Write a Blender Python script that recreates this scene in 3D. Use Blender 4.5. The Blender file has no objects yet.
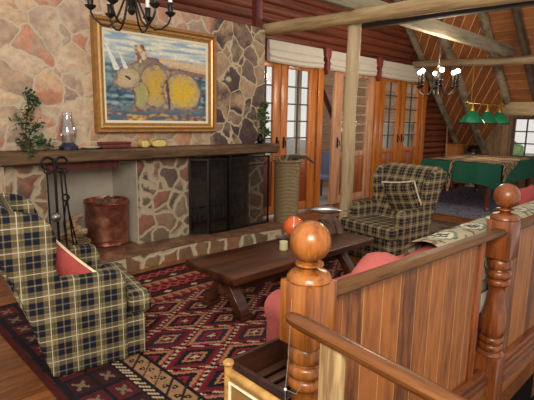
import bpy, bmesh, math, random
from mathutils import Vector, Matrix, noise
random.seed(7)
S = bpy.context.scene
COL = S.collection
PI = math.pi
R = math.radians

# ---------------------------------------------------------------- materials
def lin(h):
    h = h.lstrip('#')
    o = []
    for i in (0, 2, 4):
        c = int(h[i:i+2], 16) / 255
        o.append(c / 12.92 if c <= .04045 else ((c + .055) / 1.055) ** 2.4)
    return (*o, 1)

class NT:
    def __init__(s, name):
        s.m = bpy.data.materials.new(name); s.m.use_nodes = True
        s.t = s.m.node_tree; s.b = s.t.nodes['Principled BSDF']
    def n(s, typ, **kw):
        nd = s.t.nodes.new(typ)
        for k, v in kw.items():
            if k.startswith('i_'):
                nd.inputs[k[2:].replace('_', ' ')].default_value = v
            else: setattr(nd, k, v)
        return nd
    def l(s, a, b): s.t.links.new(a, b)
    def math(s, op, a, b=None, c=None):
        nd = s.t.nodes.new('ShaderNodeMath'); nd.operation = op
        for i, v in enumerate((a, b, c)):
            if v is None: continue
            if isinstance(v, (int, float)): nd.inputs[i].default_value = v
            else: s.l(v, nd.inputs[i])
        return nd.outputs[0]
    def mix(s, f, a, b):
        nd = s.t.nodes.new('ShaderNodeMix'); nd.data_type = 'RGBA'
        for i, v in ((0, f), (6, a), (7, b)):
            if isinstance(v, (int, float, tuple)): nd.inputs[i].default_value = v
            else: s.l(v, nd.inputs[i])
        return nd.outputs[2]
    def ramp(s, fac, stops, interp='LINEAR'):
        nd = s.t.nodes.new('ShaderNodeValToRGB'); cr = nd.color_ramp; cr.interpolation = interp
        while len(cr.elements) < len(stops): cr.elements.new(.5)
        for e, (p, c) in zip(cr.elements, stops): e.position = p; e.color = lin(c) if isinstance(c, str) else c
        s.l(fac, nd.inputs[0]); return nd.outputs[0]
    def coord(s, scale=(1, 1, 1), rot=(0, 0, 0), out='Object'):
        tc = s.n('ShaderNodeTexCoord'); mp = s.n('ShaderNodeMapping')
        mp.inputs['Scale'].default_value = scale; mp.inputs['Rotation'].default_value = rot
        s.l(tc.outputs[out], mp.inputs[0]); return mp.outputs[0]
    def bump(s, h, strength=.3, dist=.01):
        b = s.n('ShaderNodeBump'); b.inputs['Strength'].default_value = strength; b.inputs['Distance'].default_value = dist
        s.l(h, b.inputs['Height']); s.l(b.outputs[0], s.b.inputs['Normal'])
    def noise(s, vec, scale, detail=4, rough=.55):
        n = s.n('ShaderNodeTexNoise'); n.inputs['Scale'].default_value = scale
        n.inputs['Detail'].default_value = detail; n.inputs['Roughness'].default_value = rough
        s.l(vec, n.inputs['Vector']); return n.outputs[0]

def plain(name, c, rough=.6, metal=0, var=.25, scale=18, bump=.1, spec=.5, coat=0):
    t = NT(name); v = t.coord()
    n = t.noise(v, scale)
    a = lin(c); d = tuple(x * (1 - var) for x in a[:3]) + (1,); e = tuple(min(1, x * (1 + var)) for x in a[:3]) + (1,)
    t.l(t.ramp(n, [(.3, d), (.7, e)]), t.b.inputs['Base Color'])
    t.b.inputs['Roughness'].default_value = rough; t.b.inputs['Metallic'].default_value = metal
    t.b.inputs['Specular IOR Level'].default_value = spec; t.b.inputs['Coat Weight'].default_value = coat
    if bump: t.bump(n, bump)
    return t.m

def wood(name, c1, c2, axis='z', scale=6, rough=.4, bump=.12, c3=None, coat=0, spec=.5, stretch=.08):
    t = NT(name)
    sc = {'x': (stretch, 1, 1), 'y': (1, stretch, 1), 'z': (1, 1, stretch)}[axis]
    v = t.coord(sc)
    n1 = t.noise(v, scale, 5, .6); n2 = t.noise(v, scale * 6, 3, .6)
    f = t.math('ADD', t.math('MULTIPLY', n1, .75), t.math('MULTIPLY', n2, .3))
    st = [(.38, c2), (.52, c1), (.68, c3 or c1)]
    t.l(t.ramp(f, st), t.b.inputs['Base Color'])
    t.b.inputs['Roughness'].default_value = rough; t.b.inputs['Coat Weight'].default_value = coat
    t.b.inputs['Coat Roughness'].default_value = .15
    t.b.inputs['Specular IOR Level'].default_value = spec
    t.bump(n2, bump)
    return t.m

def stone(name, cols, mortar, scale=3.4, width=.07, colsR=None, xsplit=3.3, bump=.6, mortarR=None, sq=(1, 1, 1), rnd=1.0):
    t = NT(name); v = t.coord(sq)
    nz = t.n('ShaderNodeTexNoise'); nz.inputs['Scale'].default_value = 4.5; nz.inputs['Detail'].default_value = 3; t.l(v, nz.inputs['Vector'])
    sub = t.n('ShaderNodeVectorMath', operation='SUBTRACT'); t.l(nz.outputs[1], sub.inputs[0]); sub.inputs[1].default_value = (.5, .5, .5)
    scl = t.n('ShaderNodeVectorMath', operation='SCALE'); t.l(sub.outputs[0], scl.inputs[0]); scl.inputs['Scale'].default_value = .16
    ad = t.n('ShaderNodeVectorMath', operation='ADD'); t.l(v, ad.inputs[0]); t.l(scl.outputs[0], ad.inputs[1])
    vo = t.n('ShaderNodeTexVoronoi', feature='DISTANCE_TO_EDGE'); vo.inputs['Scale'].default_value = scale; t.l(ad.outputs[0], vo.inputs['Vector'])
    vc = t.n('ShaderNodeTexVoronoi', feature='F1'); vc.inputs['Scale'].default_value = scale; t.l(ad.outputs[0], vc.inputs['Vector'])
    for q in (vo, vc): q.inputs['Randomness'].default_value = rnd
    sp = t.n('ShaderNodeSeparateColor'); t.l(vc.outputs['Color'], sp.inputs[0])
    fine = t.noise(v, 16, 5, .65); med = t.noise(v, 5, 4, .6)
    def cset(cs):
        c = t.ramp(sp.outputs[0], [(i / len(cs), q) for i, q in enumerate(cs)], 'CONSTANT')
        c2 = t.ramp(sp.outputs[1], [(i / len(cs), q) for i, q in enumerate(cs[::-1])], 'CONSTANT')
        return t.mix(t.ramp(med, [(.42, (0, 0, 0, 1)), (.62, (1, 1, 1, 1))]), c, c2)
    c = cset(cols)
    mo = lin(mortar)
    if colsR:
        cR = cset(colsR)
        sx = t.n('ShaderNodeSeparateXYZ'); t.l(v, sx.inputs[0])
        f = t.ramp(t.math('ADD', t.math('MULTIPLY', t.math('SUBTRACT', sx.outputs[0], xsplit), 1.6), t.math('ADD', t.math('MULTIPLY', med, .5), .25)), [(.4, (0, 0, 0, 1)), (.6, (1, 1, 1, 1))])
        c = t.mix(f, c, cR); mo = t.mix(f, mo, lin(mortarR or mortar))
    shade = t.ramp(fine, [(.3, (.72, .70, .68, 1)), (.7, (1.12, 1.1, 1.08, 1))])
    mm = t.n('ShaderNodeMix', data_type='RGBA', blend_type='MULTIPLY'); mm.inputs[0].default_value = 1; t.l(c, mm.inputs[6]); t.l(shade, mm.inputs[7])
    e = t.math('ADD', vo.outputs[0], t.math('MULTIPLY', t.math('SUBTRACT', fine, .5), .06))
    f = t.ramp(e, [(width * .55, (0, 0, 0, 1)), (width, (1, 1, 1, 1))])
    t.l(t.mix(f, mo, mm.outputs[2]), t.b.inputs['Base Color'])
    h = t.math('ADD', t.math('MULTIPLY', t.math('MINIMUM', vo.outputs[0], .2), 3.), t.math('MULTIPLY', fine, .35))
    t.bump(h, bump, .035); t.b.inputs['Roughness'].default_value = .75
    return t.m

def plaid(name, P, tan='#8d7a52', navy='#1b1d2a', line='#d8d0b4', mid='#4a4231'):
    t = NT(name); tc = t.n('ShaderNodeTexCoord'); s = t.n('ShaderNodeSeparateXYZ'); t.l(tc.outputs['UV'], s.inputs[0])
    def st(x):
        f = t.math('FRACT', t.math('DIVIDE', x, P))
        dark = t.math('LESS_THAN', t.math('ABSOLUTE', t.math('SUBTRACT', f, .28)), .27)
        th = t.math('LESS_THAN', t.math('ABSOLUTE', t.math('SUBTRACT', f, .28)), .03)
        dk = t.math('SUBTRACT', dark, th)
        ln = t.math('LESS_THAN', t.math('ABSOLUTE', t.math('SUBTRACT', f, .77)), .02)
        dl = t.math('LESS_THAN', t.math('ABSOLUTE', t.math('SUBTRACT', f, .90)), .02)
        return dk, ln, dl
    a, la, da = st(s.outputs[0]); b, lb, db = st(s.outputs[1])
    tc2 = lin(tan)
    c = t.mix(t.math('MULTIPLY', t.math('MAXIMUM', a, b), .7), tc2, lin(mid))
    c = t.mix(t.math('MULTIPLY', a, b), c, lin(navy))
    c = t.mix(t.math('MULTIPLY', t.math('MAXIMUM', da, db), .5), c, lin(mid))
    c = t.mix(t.math('MULTIPLY', t.math('MAXIMUM', la, lb), .75), c, lin(line))
    v = t.coord(); n = t.noise(v, 160, 2)
    sh = t.ramp(n, [(.3, (.8, .8, .8, 1)), (.7, (1.1, 1.1, 1.1, 1))])
    mm = t.n('ShaderNodeMix', data_type='RGBA', blend_type='MULTIPLY'); mm.inputs[0].default_value = 1; t.l(c, mm.inputs[6]); t.l(sh, mm.inputs[7])
    t.l(mm.outputs[2], t.b.inputs['Base Color']); t.b.inputs['Roughness'].default_value = .9; t.b.inputs['Specular IOR Level'].default_value = .2
    t.bump(n, .25, .004)
    return t.m

def attrmat(name, rough=.9, bump=.3, bscale=120, spec=.3):
    t = NT(name); a = t.n('ShaderNodeAttribute', attribute_name='Col')
    t.l(a.outputs['Color'], t.b.inputs['Base Color']); t.b.inputs['Roughness'].default_value = rough
    t.b.inputs['Specular IOR Level'].default_value = spec
    t.bump(t.noise(t.coord(), bscale, 3), bump, .006)
    return t.m

def glass(name, tint=(1, 1, 1, 1), rough=0.0, alpha=.12):
    t = NT(name); t.t.nodes.remove(t.b)
    tr = t.n('ShaderNodeBsdfTransparent'); tr.inputs[0].default_value = tint
    gl = t.n('ShaderNodeBsdfGlossy'); gl.inputs['Roughness'].default_value = .05
    mx = t.n('ShaderNodeMixShader'); mx.inputs[0].default_value = alpha
    t.l(tr.outputs[0], mx.inputs[1]); t.l(gl.outputs[0], mx.inputs[2]); t.l(mx.outputs[0], t.t.nodes['Material Output'].inputs[0])
    return t.m

def emit(name, c, s):
    t = NT(name); t.b.inputs['Base Color'].default_value = lin(c); t.b.inputs['Emission Color'].default_value = lin(c); t.b.inputs['Emission Strength'].default_value = s
    return t.m

def meshscreen(name):
    t = NT(name); s = t.n('ShaderNodeSeparateXYZ'); t.l(t.coord(), s.inputs[0])
    out = []
    for i in (0, 2):
        f = t.math('FRACT', t.math('MULTIPLY', s.outputs[i], 110)); out.append(t.math('LESS_THAN', f, .2))
    m = t.math('MAXIMUM', out[0], out[1])
    t.b.inputs['Base Color'].default_value = (.010, .009, .008, 1); t.b.inputs['Roughness'].default_value = .9; t.b.inputs['Specular IOR Level'].default_value = .1
    t.l(m, t.b.inputs['Alpha'])
    return t.m

def boards(name, c1, c2, gap, ang=0, pitch=.14, axes=(0, 1), gapw=.07, rough=.55):
    """boarding in UV space: stripes across u after rotating by ang"""
    t = NT(name); v = t.coord(rot=(0, 0, ang), out='UV'); s = t.n('ShaderNodeSeparateXYZ'); t.l(v, s.inputs[0])
    q = t.math('DIVIDE', s.outputs[0], pitch); f = t.math('FRACT', q); cell = t.math('FLOOR', q)
    wn = t.n('ShaderNodeTexWhiteNoise', noise_dimensions='1D'); t.l(cell, wn.inputs['W'])
    mp = t.n('ShaderNodeMapping'); mp.inputs['Scale'].default_value = (1, .1, 1); t.l(v, mp.inputs[0])
    n = t.noise(mp.outputs[0], 34, 6, .7)
    fac = t.math('ADD', t.math('MULTIPLY', wn.outputs[0], .22), t.math('MULTIPLY', n, .9))
    c = t.ramp(fac, [(.40, c2), (.68, c1)])
    g = t.math('LESS_THAN', f, gapw)
    t.l(t.mix(g, c, lin(gap)), t.b.inputs['Base Color']); t.b.inputs['Roughness'].default_value = rough
    t.bump(t.math('SUBTRACT', n, t.math('MULTIPLY', g, .6)), .3, .008)
    return t.m

M = {}
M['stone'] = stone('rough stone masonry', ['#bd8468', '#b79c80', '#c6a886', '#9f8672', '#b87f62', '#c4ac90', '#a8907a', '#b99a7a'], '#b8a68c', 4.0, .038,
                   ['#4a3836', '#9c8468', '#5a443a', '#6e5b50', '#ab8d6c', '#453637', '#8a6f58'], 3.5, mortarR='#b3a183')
M['stone_low'] = stone('pillar stone masonry', ['#7b6049', '#8b5e48', '#6d5a48', '#86725a', '#5d4b44', '#8a654a'], '#a8987c', 4.8, .10)
M['hearth_face'] = stone('hearth cobble face', ['#7b5b40', '#6b543f', '#86603f', '#7a6a4c', '#8d6343'], '#b8a688', 4.6, .13, rnd=.35)
M['slab'] = plain('polished brown hearth slab', '#6b4a35', .38, var=.5, scale=7, bump=.25)
M['plaster'] = plain('whitewashed plaster', '#b5aa98', .85, var=.12, scale=5, bump=.2)
M['plaster_w'] = plain('pale wall plaster', '#b9b3a6', .85, var=.08, scale=5, bump=.1)
M['soot'] = plain('sooty brick', '#5e5044', .95, var=.5, scale=12, bump=.4)
M['red'] = wood('red stained log siding', '#64301f', '#3a1a10', 'x', 5, .5, .15, '#753f2a', spec=.3)
M['redpost'] = wood('red painted timber', '#74302a', '#50201a', 'z', 5, .5)
M['mantel'] = wood('rough brown mantel timber', '#5c432d', '#2e2116', 'x', 7, .75, .5, '#745a40', spec=.25, stretch=.15)
M['pale_log'] = wood('weathered pale log', '#b39a74', '#8c7250', 'z', 7, .75, .4, '#c4ad88')
M['pale_logy'] = wood('weathered pale log beam', '#a98c60', '#765b3a', 'y', 7, .75, .5, '#bfa57a')
M['grey_beamx'] = wood('grey weathered beam', '#8d8068', '#5e5340', 'x', 7, .8, .4, '#a09478')
M['grey_beamy'] = wood('grey brown crossbeam', '#8a7458', '#5c4934', 'y', 7, .8, .4, '#9c8768')
M['rafter'] = wood('grey weathered rafter', '#766753', '#463a2d', 'x', 7, .85, .4, '#938670')
M['rafter_d'] = wood('dark brown rafter', '#4a3a2c', '#2c2119', 'x', 7, .85, .4, '#5d4b39')
M['dark_beam'] = wood('dark brown squared beam', '#34261b', '#1e150f', 'y', 6, .7, .3)
M['floor'] = boards('polished brown plank floor', '#8a5229', '#5a3119', '#2a170e', 0, .13, gapw=.03, rough=.3)
M['door'] = wood('orange varnished door pine', '#ad6226', '#7c3c12', 'z', 12, .35, .08, '#bf7632', coat=.15)
M['door_r'] = wood('reddish varnished door wood', '#94512c', '#6a331a', 'z', 12, .4, .08, '#a56239', coat=.1)
M['door_p'] = wood('pale pinkish door wood', '#b98562', '#8c5a3e', 'z', 12, .45, .1, '#cfa07c')
M['door_red'] = wood('deep red brown door panel', '#853f1a', '#5f2810', 'z', 12, .3, .08)
M['muntin'] = plain('dark glazing bar', '#4a3a30', .6)
M['muntin_p'] = plain('pale glazing bar', '#b08a68', .6)
M['glass'] = glass('window glass', (.97, .98, .98, 1), alpha=.035)
M['valance'] = plain('cream blind fabric', '#c2b9aa', .9, var=.06, scale=30, bump=.15, spec=.2)
M['newel'] = wood('honey varnished newel pine', '#8f5220', '#5a2e0d', 'z', 16, .3, .06, '#a4662e', coat=.15, spec=.4)
M['newel_r'] = wood('red brown varnished newel wood', '#783e1a', '#4a220a', 'z', 16, .32, .06, '#8b4f26', coat=.15, spec=.4)
M['rail'] = wood('worn varnished handrail wood', '#5c3a1a', '#36200c', 'x', 18, .5, .08, '#6e4826', spec=.3)
M['raily'] = wood('dark varnished handrail wood', '#5e3412', '#361a07', 'x', 18, .32, .08, '#75481e', coat=.15, spec=.4)
M['pine_raw'] = wood('pale unvarnished pine', '#9d8157', '#6f5230', 'z', 18, .6, .1, '#ab9064')
M['panelpine'] = boards('varnished knotty pine boarding', '#9a5a24', '#54290c', '#bd8a52', 0, .125, gapw=.03, rough=.5)
M['frame_w'] = wood('balustrade frame wood', '#82421a', '#4f220a', 'z', 18, .4, .08, '#96542a', spec=.35)
M['frame_x'] = wood('balustrade base wood', '#6e3a18', '#40190a', 'x', 18, .45, .08, '#85502a', spec=.35)
M['table'] = wood('dark red brown table wood', '#40200f', '#1f0d06', 'x', 10, .33, .1, '#5c3219', coat=.1)
M['darkwood'] = wood('dark stained wood', '#3a1f16', '#1e0f0b', 'x', 6, .35, .1, '#4c2c1e')
M['slatw'] = wood('dark brown slat wood', '#4c2e20', '#2d1a12', 'x', 6, .4, .1, '#5d3a28')
M['rattan'] = wood('honey rattan cane', '#a67c40', '#7a5522', 'y', 8, .4, .1, '#cfa562')
t = NT('woven cane webbing'); v = t.coord((1, 1, 1)); w1 = t.n('ShaderNodeTexWave', bands_direction='Z'); w1.inputs['Scale'].default_value = 80; t.l(v, w1.inputs[0])
w2 = t.n('ShaderNodeTexWave', bands_direction='Y'); w2.inputs['Scale'].default_value = 80; t.l(v, w2.inputs[0])
f = t.math('MULTIPLY', w1.outputs[1], w2.outputs[1]); t.l(t.ramp(f, [(.1, '#7c5a2e'), (.5, '#b7935a')]), t.b.inputs['Base Color']); t.bump(f, .6, .006); M['cane'] = t.m
M['plaid'] = plaid('navy and tan tartan upholstery', .138, tan='#82724f', navy='#15182a', line='#c2bca6', mid='#3c3628')
M['plaid2'] = plaid('brown tan tartan upholstery', .115, tan='#8a7552', navy='#201e26', line='#b5a888', mid='#4c4032')
M['piping'] = plain('cream piping cord', '#d8c8a4', .8)
M['pink'] = plain('dusty pink velvet', '#b35c55', .85, var=.12, scale=10, bump=.1, spec=.2)
M['redcloth'] = plain('faded red cushion cloth', '#9c443e', .9, var=.12, scale=40, bump=.15, spec=.2)
M['black'] = plain('black wrought iron', '#17130f', .45, .6, var=.3, bump=.15)
M['screen'] = meshscreen('black wire mesh')
t = NT('hammered copper'); n = t.noise(t.coord(), 9, 3); t.l(t.ramp(n, [(.3, '#7c4434'), (.55, '#ad6e58'), (.75, '#cc9880')]), t.b.inputs['Base Color'])
t.b.inputs['Metallic'].default_value = .85; t.b.inputs['Roughness'].default_value = .35; t.bump(n, .35, .02); M['copper'] = t.m
M['bark'] = plain('split firewood', '#6a4f38', .9, var=.5, scale=14, bump=.5)
M['log_end'] = plain('cut firewood face', '#a58560', .85, var=.25, scale=20)
M['wicker'] = None
t = NT('tan wicker weave'); v = t.coord(); w1 = t.n('ShaderNodeTexWave', bands_direction='Z'); w1.inputs['Scale'].default_value = 16; t.l(v, w1.inputs[0])
w1.inputs['Distortion'].default_value = 1.5; w2 = t.n('ShaderNodeTexWave', bands_direction='DIAGONAL'); w2.inputs['Scale'].default_value = 10; t.l(v, w2.inputs[0])
f = t.math('MULTIPLY', w1.outputs[1], t.math('ADD', t.math('MULTIPLY', w2.outputs[1], .6), .4)); t.l(t.ramp(f, [(.05, '#6b573c'), (.45, '#a58a62')]), t.b.inputs['Base Color']); t.bump(f, .8, .015); M['wicker'] = t.m
M['gold'] = plain('antique gilt frame', '#9a6b35', .4, .35, var=.25, scale=25, bump=.15)
M['gold_l'] = plain('bright gilt beading', '#c79a5c', .35, .4, var=.2, scale=40)
M['liner'] = plain('cream linen liner', '#ddd0b4', .8, var=.05)
M['canvas'] = attrmat('oil paint on canvas', .6, .5, 60, .35)
M['kilim'] = attrmat('woven kilim wool', .95, .35, 200, .15)
M['hide'] = attrmat('patterned hide', .9, .2, 90, .15)
M['throwm'] = attrmat('patterned woven throw', .95, .3, 150, .15)
M['fringe'] = plain('cream wool fringe', '#c9c0ac', .95, var=.1)
M['leaf'] = plain('dark green leaves', '#3a5230', .6, var=.45, scale=30)
M['leaf2'] = plain('olive green leaves', '#5b6a3e', .6, var=.45, scale=30)
M['stem'] = plain('brown plant stem', '#4b3a26', .8)
M['navy'] = plain('dark blue glazed base', '#1b1a30', .25, var=.2)
M['brownbox'] = plain('dark red wooden box', '#5c1e14', .4, var=.3)
M['cream_y'] = plain('yellow cream lacquer', '#c9b76c', .5, var=.3, scale=60)
M['white'] = plain('off white ceramic', '#c9c2b4', .4, var=.06)
M['wax'] = plain('ivory candle wax', '#c8bd8e', .5, var=.05, bump=.05)
M['orange'] = plain('orange glazed globe', '#e0662c', .25, var=.15, scale=6, bump=0, coat=.4)
M['silver'] = plain('polished pewter', '#8e8a84', .28, .85, var=.15)
M['drift'] = plain('brown carved driftwood', '#5b4030', .7, var=.4, scale=12, bump=.4)
M['green'] = plain('green billiard cloth', '#1a4a38', .85, var=.12, scale=50, bump=.1, spec=.2)
M['mahog'] = wood('dark mahogany', '#552a1e', '#2e150f', 'z', 5, .25, .05, coat=.3)
M['lampgreen'] = plain('green glass lampshade', '#0f6b48', .2, var=.1, bump=0, coat=.5)
M['lampin'] = plain('white lampshade lining', '#d5d2c6', .5, var=.03)
M['brass'] = plain('polished brass', '#c9983f', .25, .9, var=.15)
M['bulb'] = emit('lit candle bulb', '#fff4e0', 14)
M['candle'] = plain('white candle sleeve', '#e4e2dc', .4, var=.03)
M['iron'] = plain('dark pewter iron', '#2c2622', .4, .6)
M['vboards'] = boards('weathered vertical wall boarding', '#957450', '#5e4732', '#3a2a1e', 0, .16, gapw=.06, rough=.8)
M['dboards'] = boards('diagonal ceiling boarding', '#a5683c', '#7f4a28', '#d8ae7c', 0, .17, gapw=.085, rough=.6)
M['hboards'] = boards('brown ceiling boarding', '#a0663c', '#7c4828', '#b98c5e', 0, .21, gapw=.045, rough=.6)
M['lintel'] = wood('pale grey brown lintel', '#a8926e', '#806a4c', 'y', 6, .8, .3, '#b9a47e')
M['ext'] = boards('pinkish brown clad wall', '#c09a78', '#9a7458', '#6d4e3c', PI/2, .2, gapw=.04, rough=.8)
M['patio'] = plain('grey patio paving', '#8d8880', .9, var=.15, scale=3)
M['extred'] = plain('red brown porch timber', '#5b2a22', .6)
M['bluefab'] = plain('slate blue cloth', '#6a6f8c', .9, var=.1)
M['tree'] = plain('pale green foliage', '#7f9a68', .9, var=.45, scale=8)
M['orangebox'] = wood('orange brown cabinet wood', '#a3652c', '#7c4416', 'z', 5, .45)
M['grass'] = plain('dry grass', '#8f9460', .95, var=.3, scale=2)
M['pit'] = plain('dark stairwell boarding', '#120c08', .95, spec=.05)
M['clear'] = plain('clear nylon cord', '#8f8a80', .2, var=.02, bump=0)

# ---------------------------------------------------------------- mesh helpers
class MB:
    def __init__(s): s.bm = bmesh.new()
    def box(s, c, d, rot=None, taper=None):
        ret = bmesh.ops.create_cube(s.bm, size=1)
        vs = ret['verts']
        for v in vs:
            k = 1
            if taper and v.co.z > 0: k = taper
            v.co = Vector((v.co.x * d[0] * k, v.co.y * d[1] * k, v.co.z * d[2]))
            if rot is not None: v.co = rot @ v.co
            v.co += Vector(c)
        return s
    def b2(s, x0, x1, y0, y1, z0, z1):
        return s.box(((x0+x1)/2, (y0+y1)/2, (z0+z1)/2), (abs(x1-x0), abs(y1-y0), abs(z1-z0)))
    def poly(s, pts, vec):
        """closed polygon pts (3-D) extruded by vec"""
        a = [s.bm.verts.new(p) for p in pts]; b = [s.bm.verts.new(Vector(p) + Vector(vec)) for p in pts]
        n = len(pts)
        s.bm.faces.new(a); s.bm.faces.new(b[::-1])
        for i in range(n): s.bm.faces.new((a[i], b[i], b[(i+1) % n], a[(i+1) % n]))
        return s
    def lathe(s, prof, c=(0, 0, 0), seg=24, cap=True):
        """prof: list of (r, z)"""
        rings = []
        for r, z in prof:
            rings.append([s.bm.verts.new((c[0] + r * math.cos(2*PI*i/seg), c[1] + r * math.sin(2*PI*i/seg), c[2] + z)) for i in range(seg)])
        for a, b in zip(rings, rings[1:]):
            for i in range(seg): s.bm.faces.new((a[i], a[(i+1) % seg], b[(i+1) % seg], b[i]))
        if cap:
            s.bm.faces.new(rings[0][::-1]); s.bm.faces.new(rings[-1])
        return s
    def tube(s, pts, r, seg=8, jitter=0):
        pts = [Vector(p) for p in pts]; rs = r if isinstance(r, (list, tuple)) else [r] * len(pts)
        rings = []
        up = None
        for i, p in enumerate(pts):
            d = (pts[min(i+1, len(pts)-1)] - pts[max(i-1, 0)])
            if d.length < 1e-9: d = Vector((0, 0, 1))
            d.normalize()
            if up is None: up = Vector((0, 0, 1)) if abs(d.z) < .9 else Vector((1, 0, 0))
            x = up.cross(d)
            if x.length < 1e-4: x = Vector((1, 0, 0)).cross(d)
            x.normalize(); y = d.cross(x); up = y
            y.normalize()
            rings.append([s.bm.verts.new(p + (x * math.cos(2*PI*k/seg) + y * math.sin(2*PI*k/seg)) * rs[i] * (1 + jitter * noise.noise(p * 3 + Vector((k * 1.7, 0, 0))))) for k in range(seg)])
        for a, b in zip(rings, rings[1:]):
            for i in range(seg): s.bm.faces.new((a[i], a[(i+1) % seg], b[(i+1) % seg], b[i]))
        s.bm.faces.new(rings[0][::-1]); s.bm.faces.new(rings[-1])
        return s
    def sphere(s, c, r, sub=2, scale=(1, 1, 1)):
        ret = bmesh.ops.create_icosphere(s.bm, subdivisions=sub, radius=r)
        for v in ret['verts']: v.co = Vector((v.co.x*scale[0], v.co.y*scale[1], v.co.z*scale[2])) + Vector(c)
        return s
    def build(s, name, mat, parent=None, bevel=0, seg=2, smooth=True, sub=0, uv=False, loc=None, disp=0, flat=False):
        bmesh.ops.recalc_face_normals(s.bm, faces=s.bm.faces)
        if bevel:
            es = [e for e in s.bm.edges if len(e.link_faces) == 2 and e.calc_face_angle(0) > .5]
            bmesh.ops.bevel(s.bm, geom=es, offset=bevel, segments=seg, profile=.5, affect='EDGES', clamp_overlap=True)
        if sub:
            bmesh.ops.subdivide_edges(s.bm, edges=s.bm.edges, cuts=sub, use_grid_fill=True)
        if disp:
            for v in s.bm.verts:
                v.co += v.normal * disp * noise.noise(v.co * 5)
        me = bpy.data.meshes.new(name)
        if uv:
            ul = s.bm.loops.layers.uv.new('UVMap')
            for f in s.bm.faces:
                n = f.normal; ax = max(range(3), key=lambda i: abs(n[i]))
                for lp in f.loops:
                    c = lp.vert.co
                    lp[ul].uv = {0: (c.y, c.z), 1: (c.x, c.z), 2: (c.y, c.x)}[ax]
        s.bm.to_mesh(me); s.bm.free()
        o = bpy.data.objects.new(name, me); COL.objects.link(o)
        me.materials.append(mat)
        if smooth:
            for p in me.polygons: p.use_smooth = True
            me.set_sharp_from_angle(angle=R(40))
        if parent is not None: o.parent = parent
        if loc is not None: o.location = loc
        return o

def tag(o, label=None, cat=None, group=None, kind=None):
    if label: o['label'] = label
    if cat: o['category'] = cat
    if group: o['group'] = group
    if kind: o['kind'] = kind
    return o
def empty(name, loc, rz=0, label=None, cat=None, group=None, kind=None):
    o = bpy.data.objects.new(name, None); COL.objects.link(o); o.location = loc; o.rotation_euler = (0, 0, rz)
    o.empty_display_size = .1
    return tag(o, label, cat, group, kind)
def copy_tree(o, parent=None):
    c = o.copy(); COL.objects.link(c)
    if parent is not None: c.parent = parent
    for ch in [q for q in bpy.data.objects if q.parent == o]: copy_tree(ch, c)
    return c
def struct(o): o['kind'] = 'structure'; return o

def gridmesh(name, P, nu, nv, colfn, mat, parent=None, thick=0):
    """P(u,v)->point ; colfn(u,v)->rgb linear. colour kept per face corner"""
    verts = [P(i / nu, j / nv) for j in range(nv+1) for i in range(nu+1)]
    faces = []; cols = []
    for j in range(nv):
        for i in range(nu):
            a = j * (nu+1) + i; faces.append((a, a+1, a+nu+2, a+nu+1)); cols.append(colfn((i+.5)/nu, (j+.5)/nv))
    top = len(faces)
    if thick:
        N = len(verts); verts += [Vector(v) - Vector((0, 0, thick)) if not callable(thick) else thick(v) for v in verts[:N]]
        bd = [i for i in range(nu+1)] + [j*(nu+1)+nu for j in range(1, nv+1)] + [nv*(nu+1)+i for i in range(nu-1, -1, -1)] + [j*(nu+1) for j in range(nv-1, 0, -1)]
        for k in range(len(bd)):
            a, b = bd[k], bd[(k+1) % len(bd)]; faces.append((b, a, a+N, b+N)); cols.append(cols[0])
        for f in faces[:top]: faces.append(tuple(i+N for i in f[::-1])); cols.append(cols[len(faces)-1-top-len(bd)] if 0 else cols[0])
    me = bpy.data.meshes.new(name); me.from_pydata([tuple(v) for v in verts], [], faces)
    ca = me.color_attributes.new('Col', 'FLOAT_COLOR', 'CORNER')
    buf = []
    for f, c in zip(faces, cols): buf += [c[0], c[1], c[2], 1.0] * len(f)
    ca.data.foreach_set('color', buf)
    me.materials.append(mat)
    for p in me.polygons: p.use_smooth = True
    me.set_sharp_from_angle(angle=R(50))
    o = bpy.data.objects.new(name, me); COL.objects.link(o)
    if parent is not None: o.parent = parent
    return o

# ---------------------------------------------------------------- room shell
YW = 4.55; YD = 5.2
floor = struct(MB().b2(-1.5, 13, .80, 5.3, -.12, 0).b2(-1.5, .78, -1.5, .80, -.12, 0).build('floor', M['floor'], uv=True, smooth=False))
struct(MB().b2(.78, 13, -1.5, .80, -1.3, -1.2).b2(.76, .78, -1.5, .80, -1.2, -.12).b2(.78, 6, .80, .83, -1.2, -.12).build('wall_stairwell', M['pit'], smooth=False))

# stone chimney breast with a log niche and a firebox
def b3(mb, *a): mb.b2(*a)
mb = MB()
for a in ((1.2, 4.38, YW, YD+.05, 1.085, 2.70), (1.2, 1.55, YW, YD+.05, 0, 1.085)):
    mb.b2(*a)
mb.b2(2.5, 3.16, YW, 5.15, 0, 1.085)
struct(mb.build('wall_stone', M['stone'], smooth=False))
mb = MB(); mb.b2(1.205, 1.548, YW-.012, YW+.0, .1, 1.085); mb.b2(2.502, 3.155, YW-.012, YW+.0, .1, 1.085); mb.b2(4.12, 4.385, YW-.012, 5.1, 0, 1.085)
struct(mb.build('wall_pillar', M['stone_low'], smooth=False))
mb = MB(); mb.b2(1.55, 2.5, 5.12, 5.18, .1, 1.085); mb.b2(1.55, 1.56, YW+.005, 5.14, .1, 1.08); mb.b2(2.488, 2.502, YW+.002, 5.14, .1, 1.08)
struct(mb.build('wall_niche', M['plaster'], smooth=False))
mb = MB(); mb.b2(3.16, 4.12, 5.05, 5.1, .1, 1.085); mb.b2(3.16, 3.17, YW+.01, 5.06, .17, 1.08); mb.b2(4.11, 4.12, YW+.01, 5.06, .17, 1.08)
struct(mb.build('wall_firebox', M['soot'], smooth=False))
o = MB().b2(1.56, 2.28, YW-.02, YW+.06, 1.03, 1.09).build('trim_1', M['redpost'], bevel=.006); struct(o)

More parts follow.
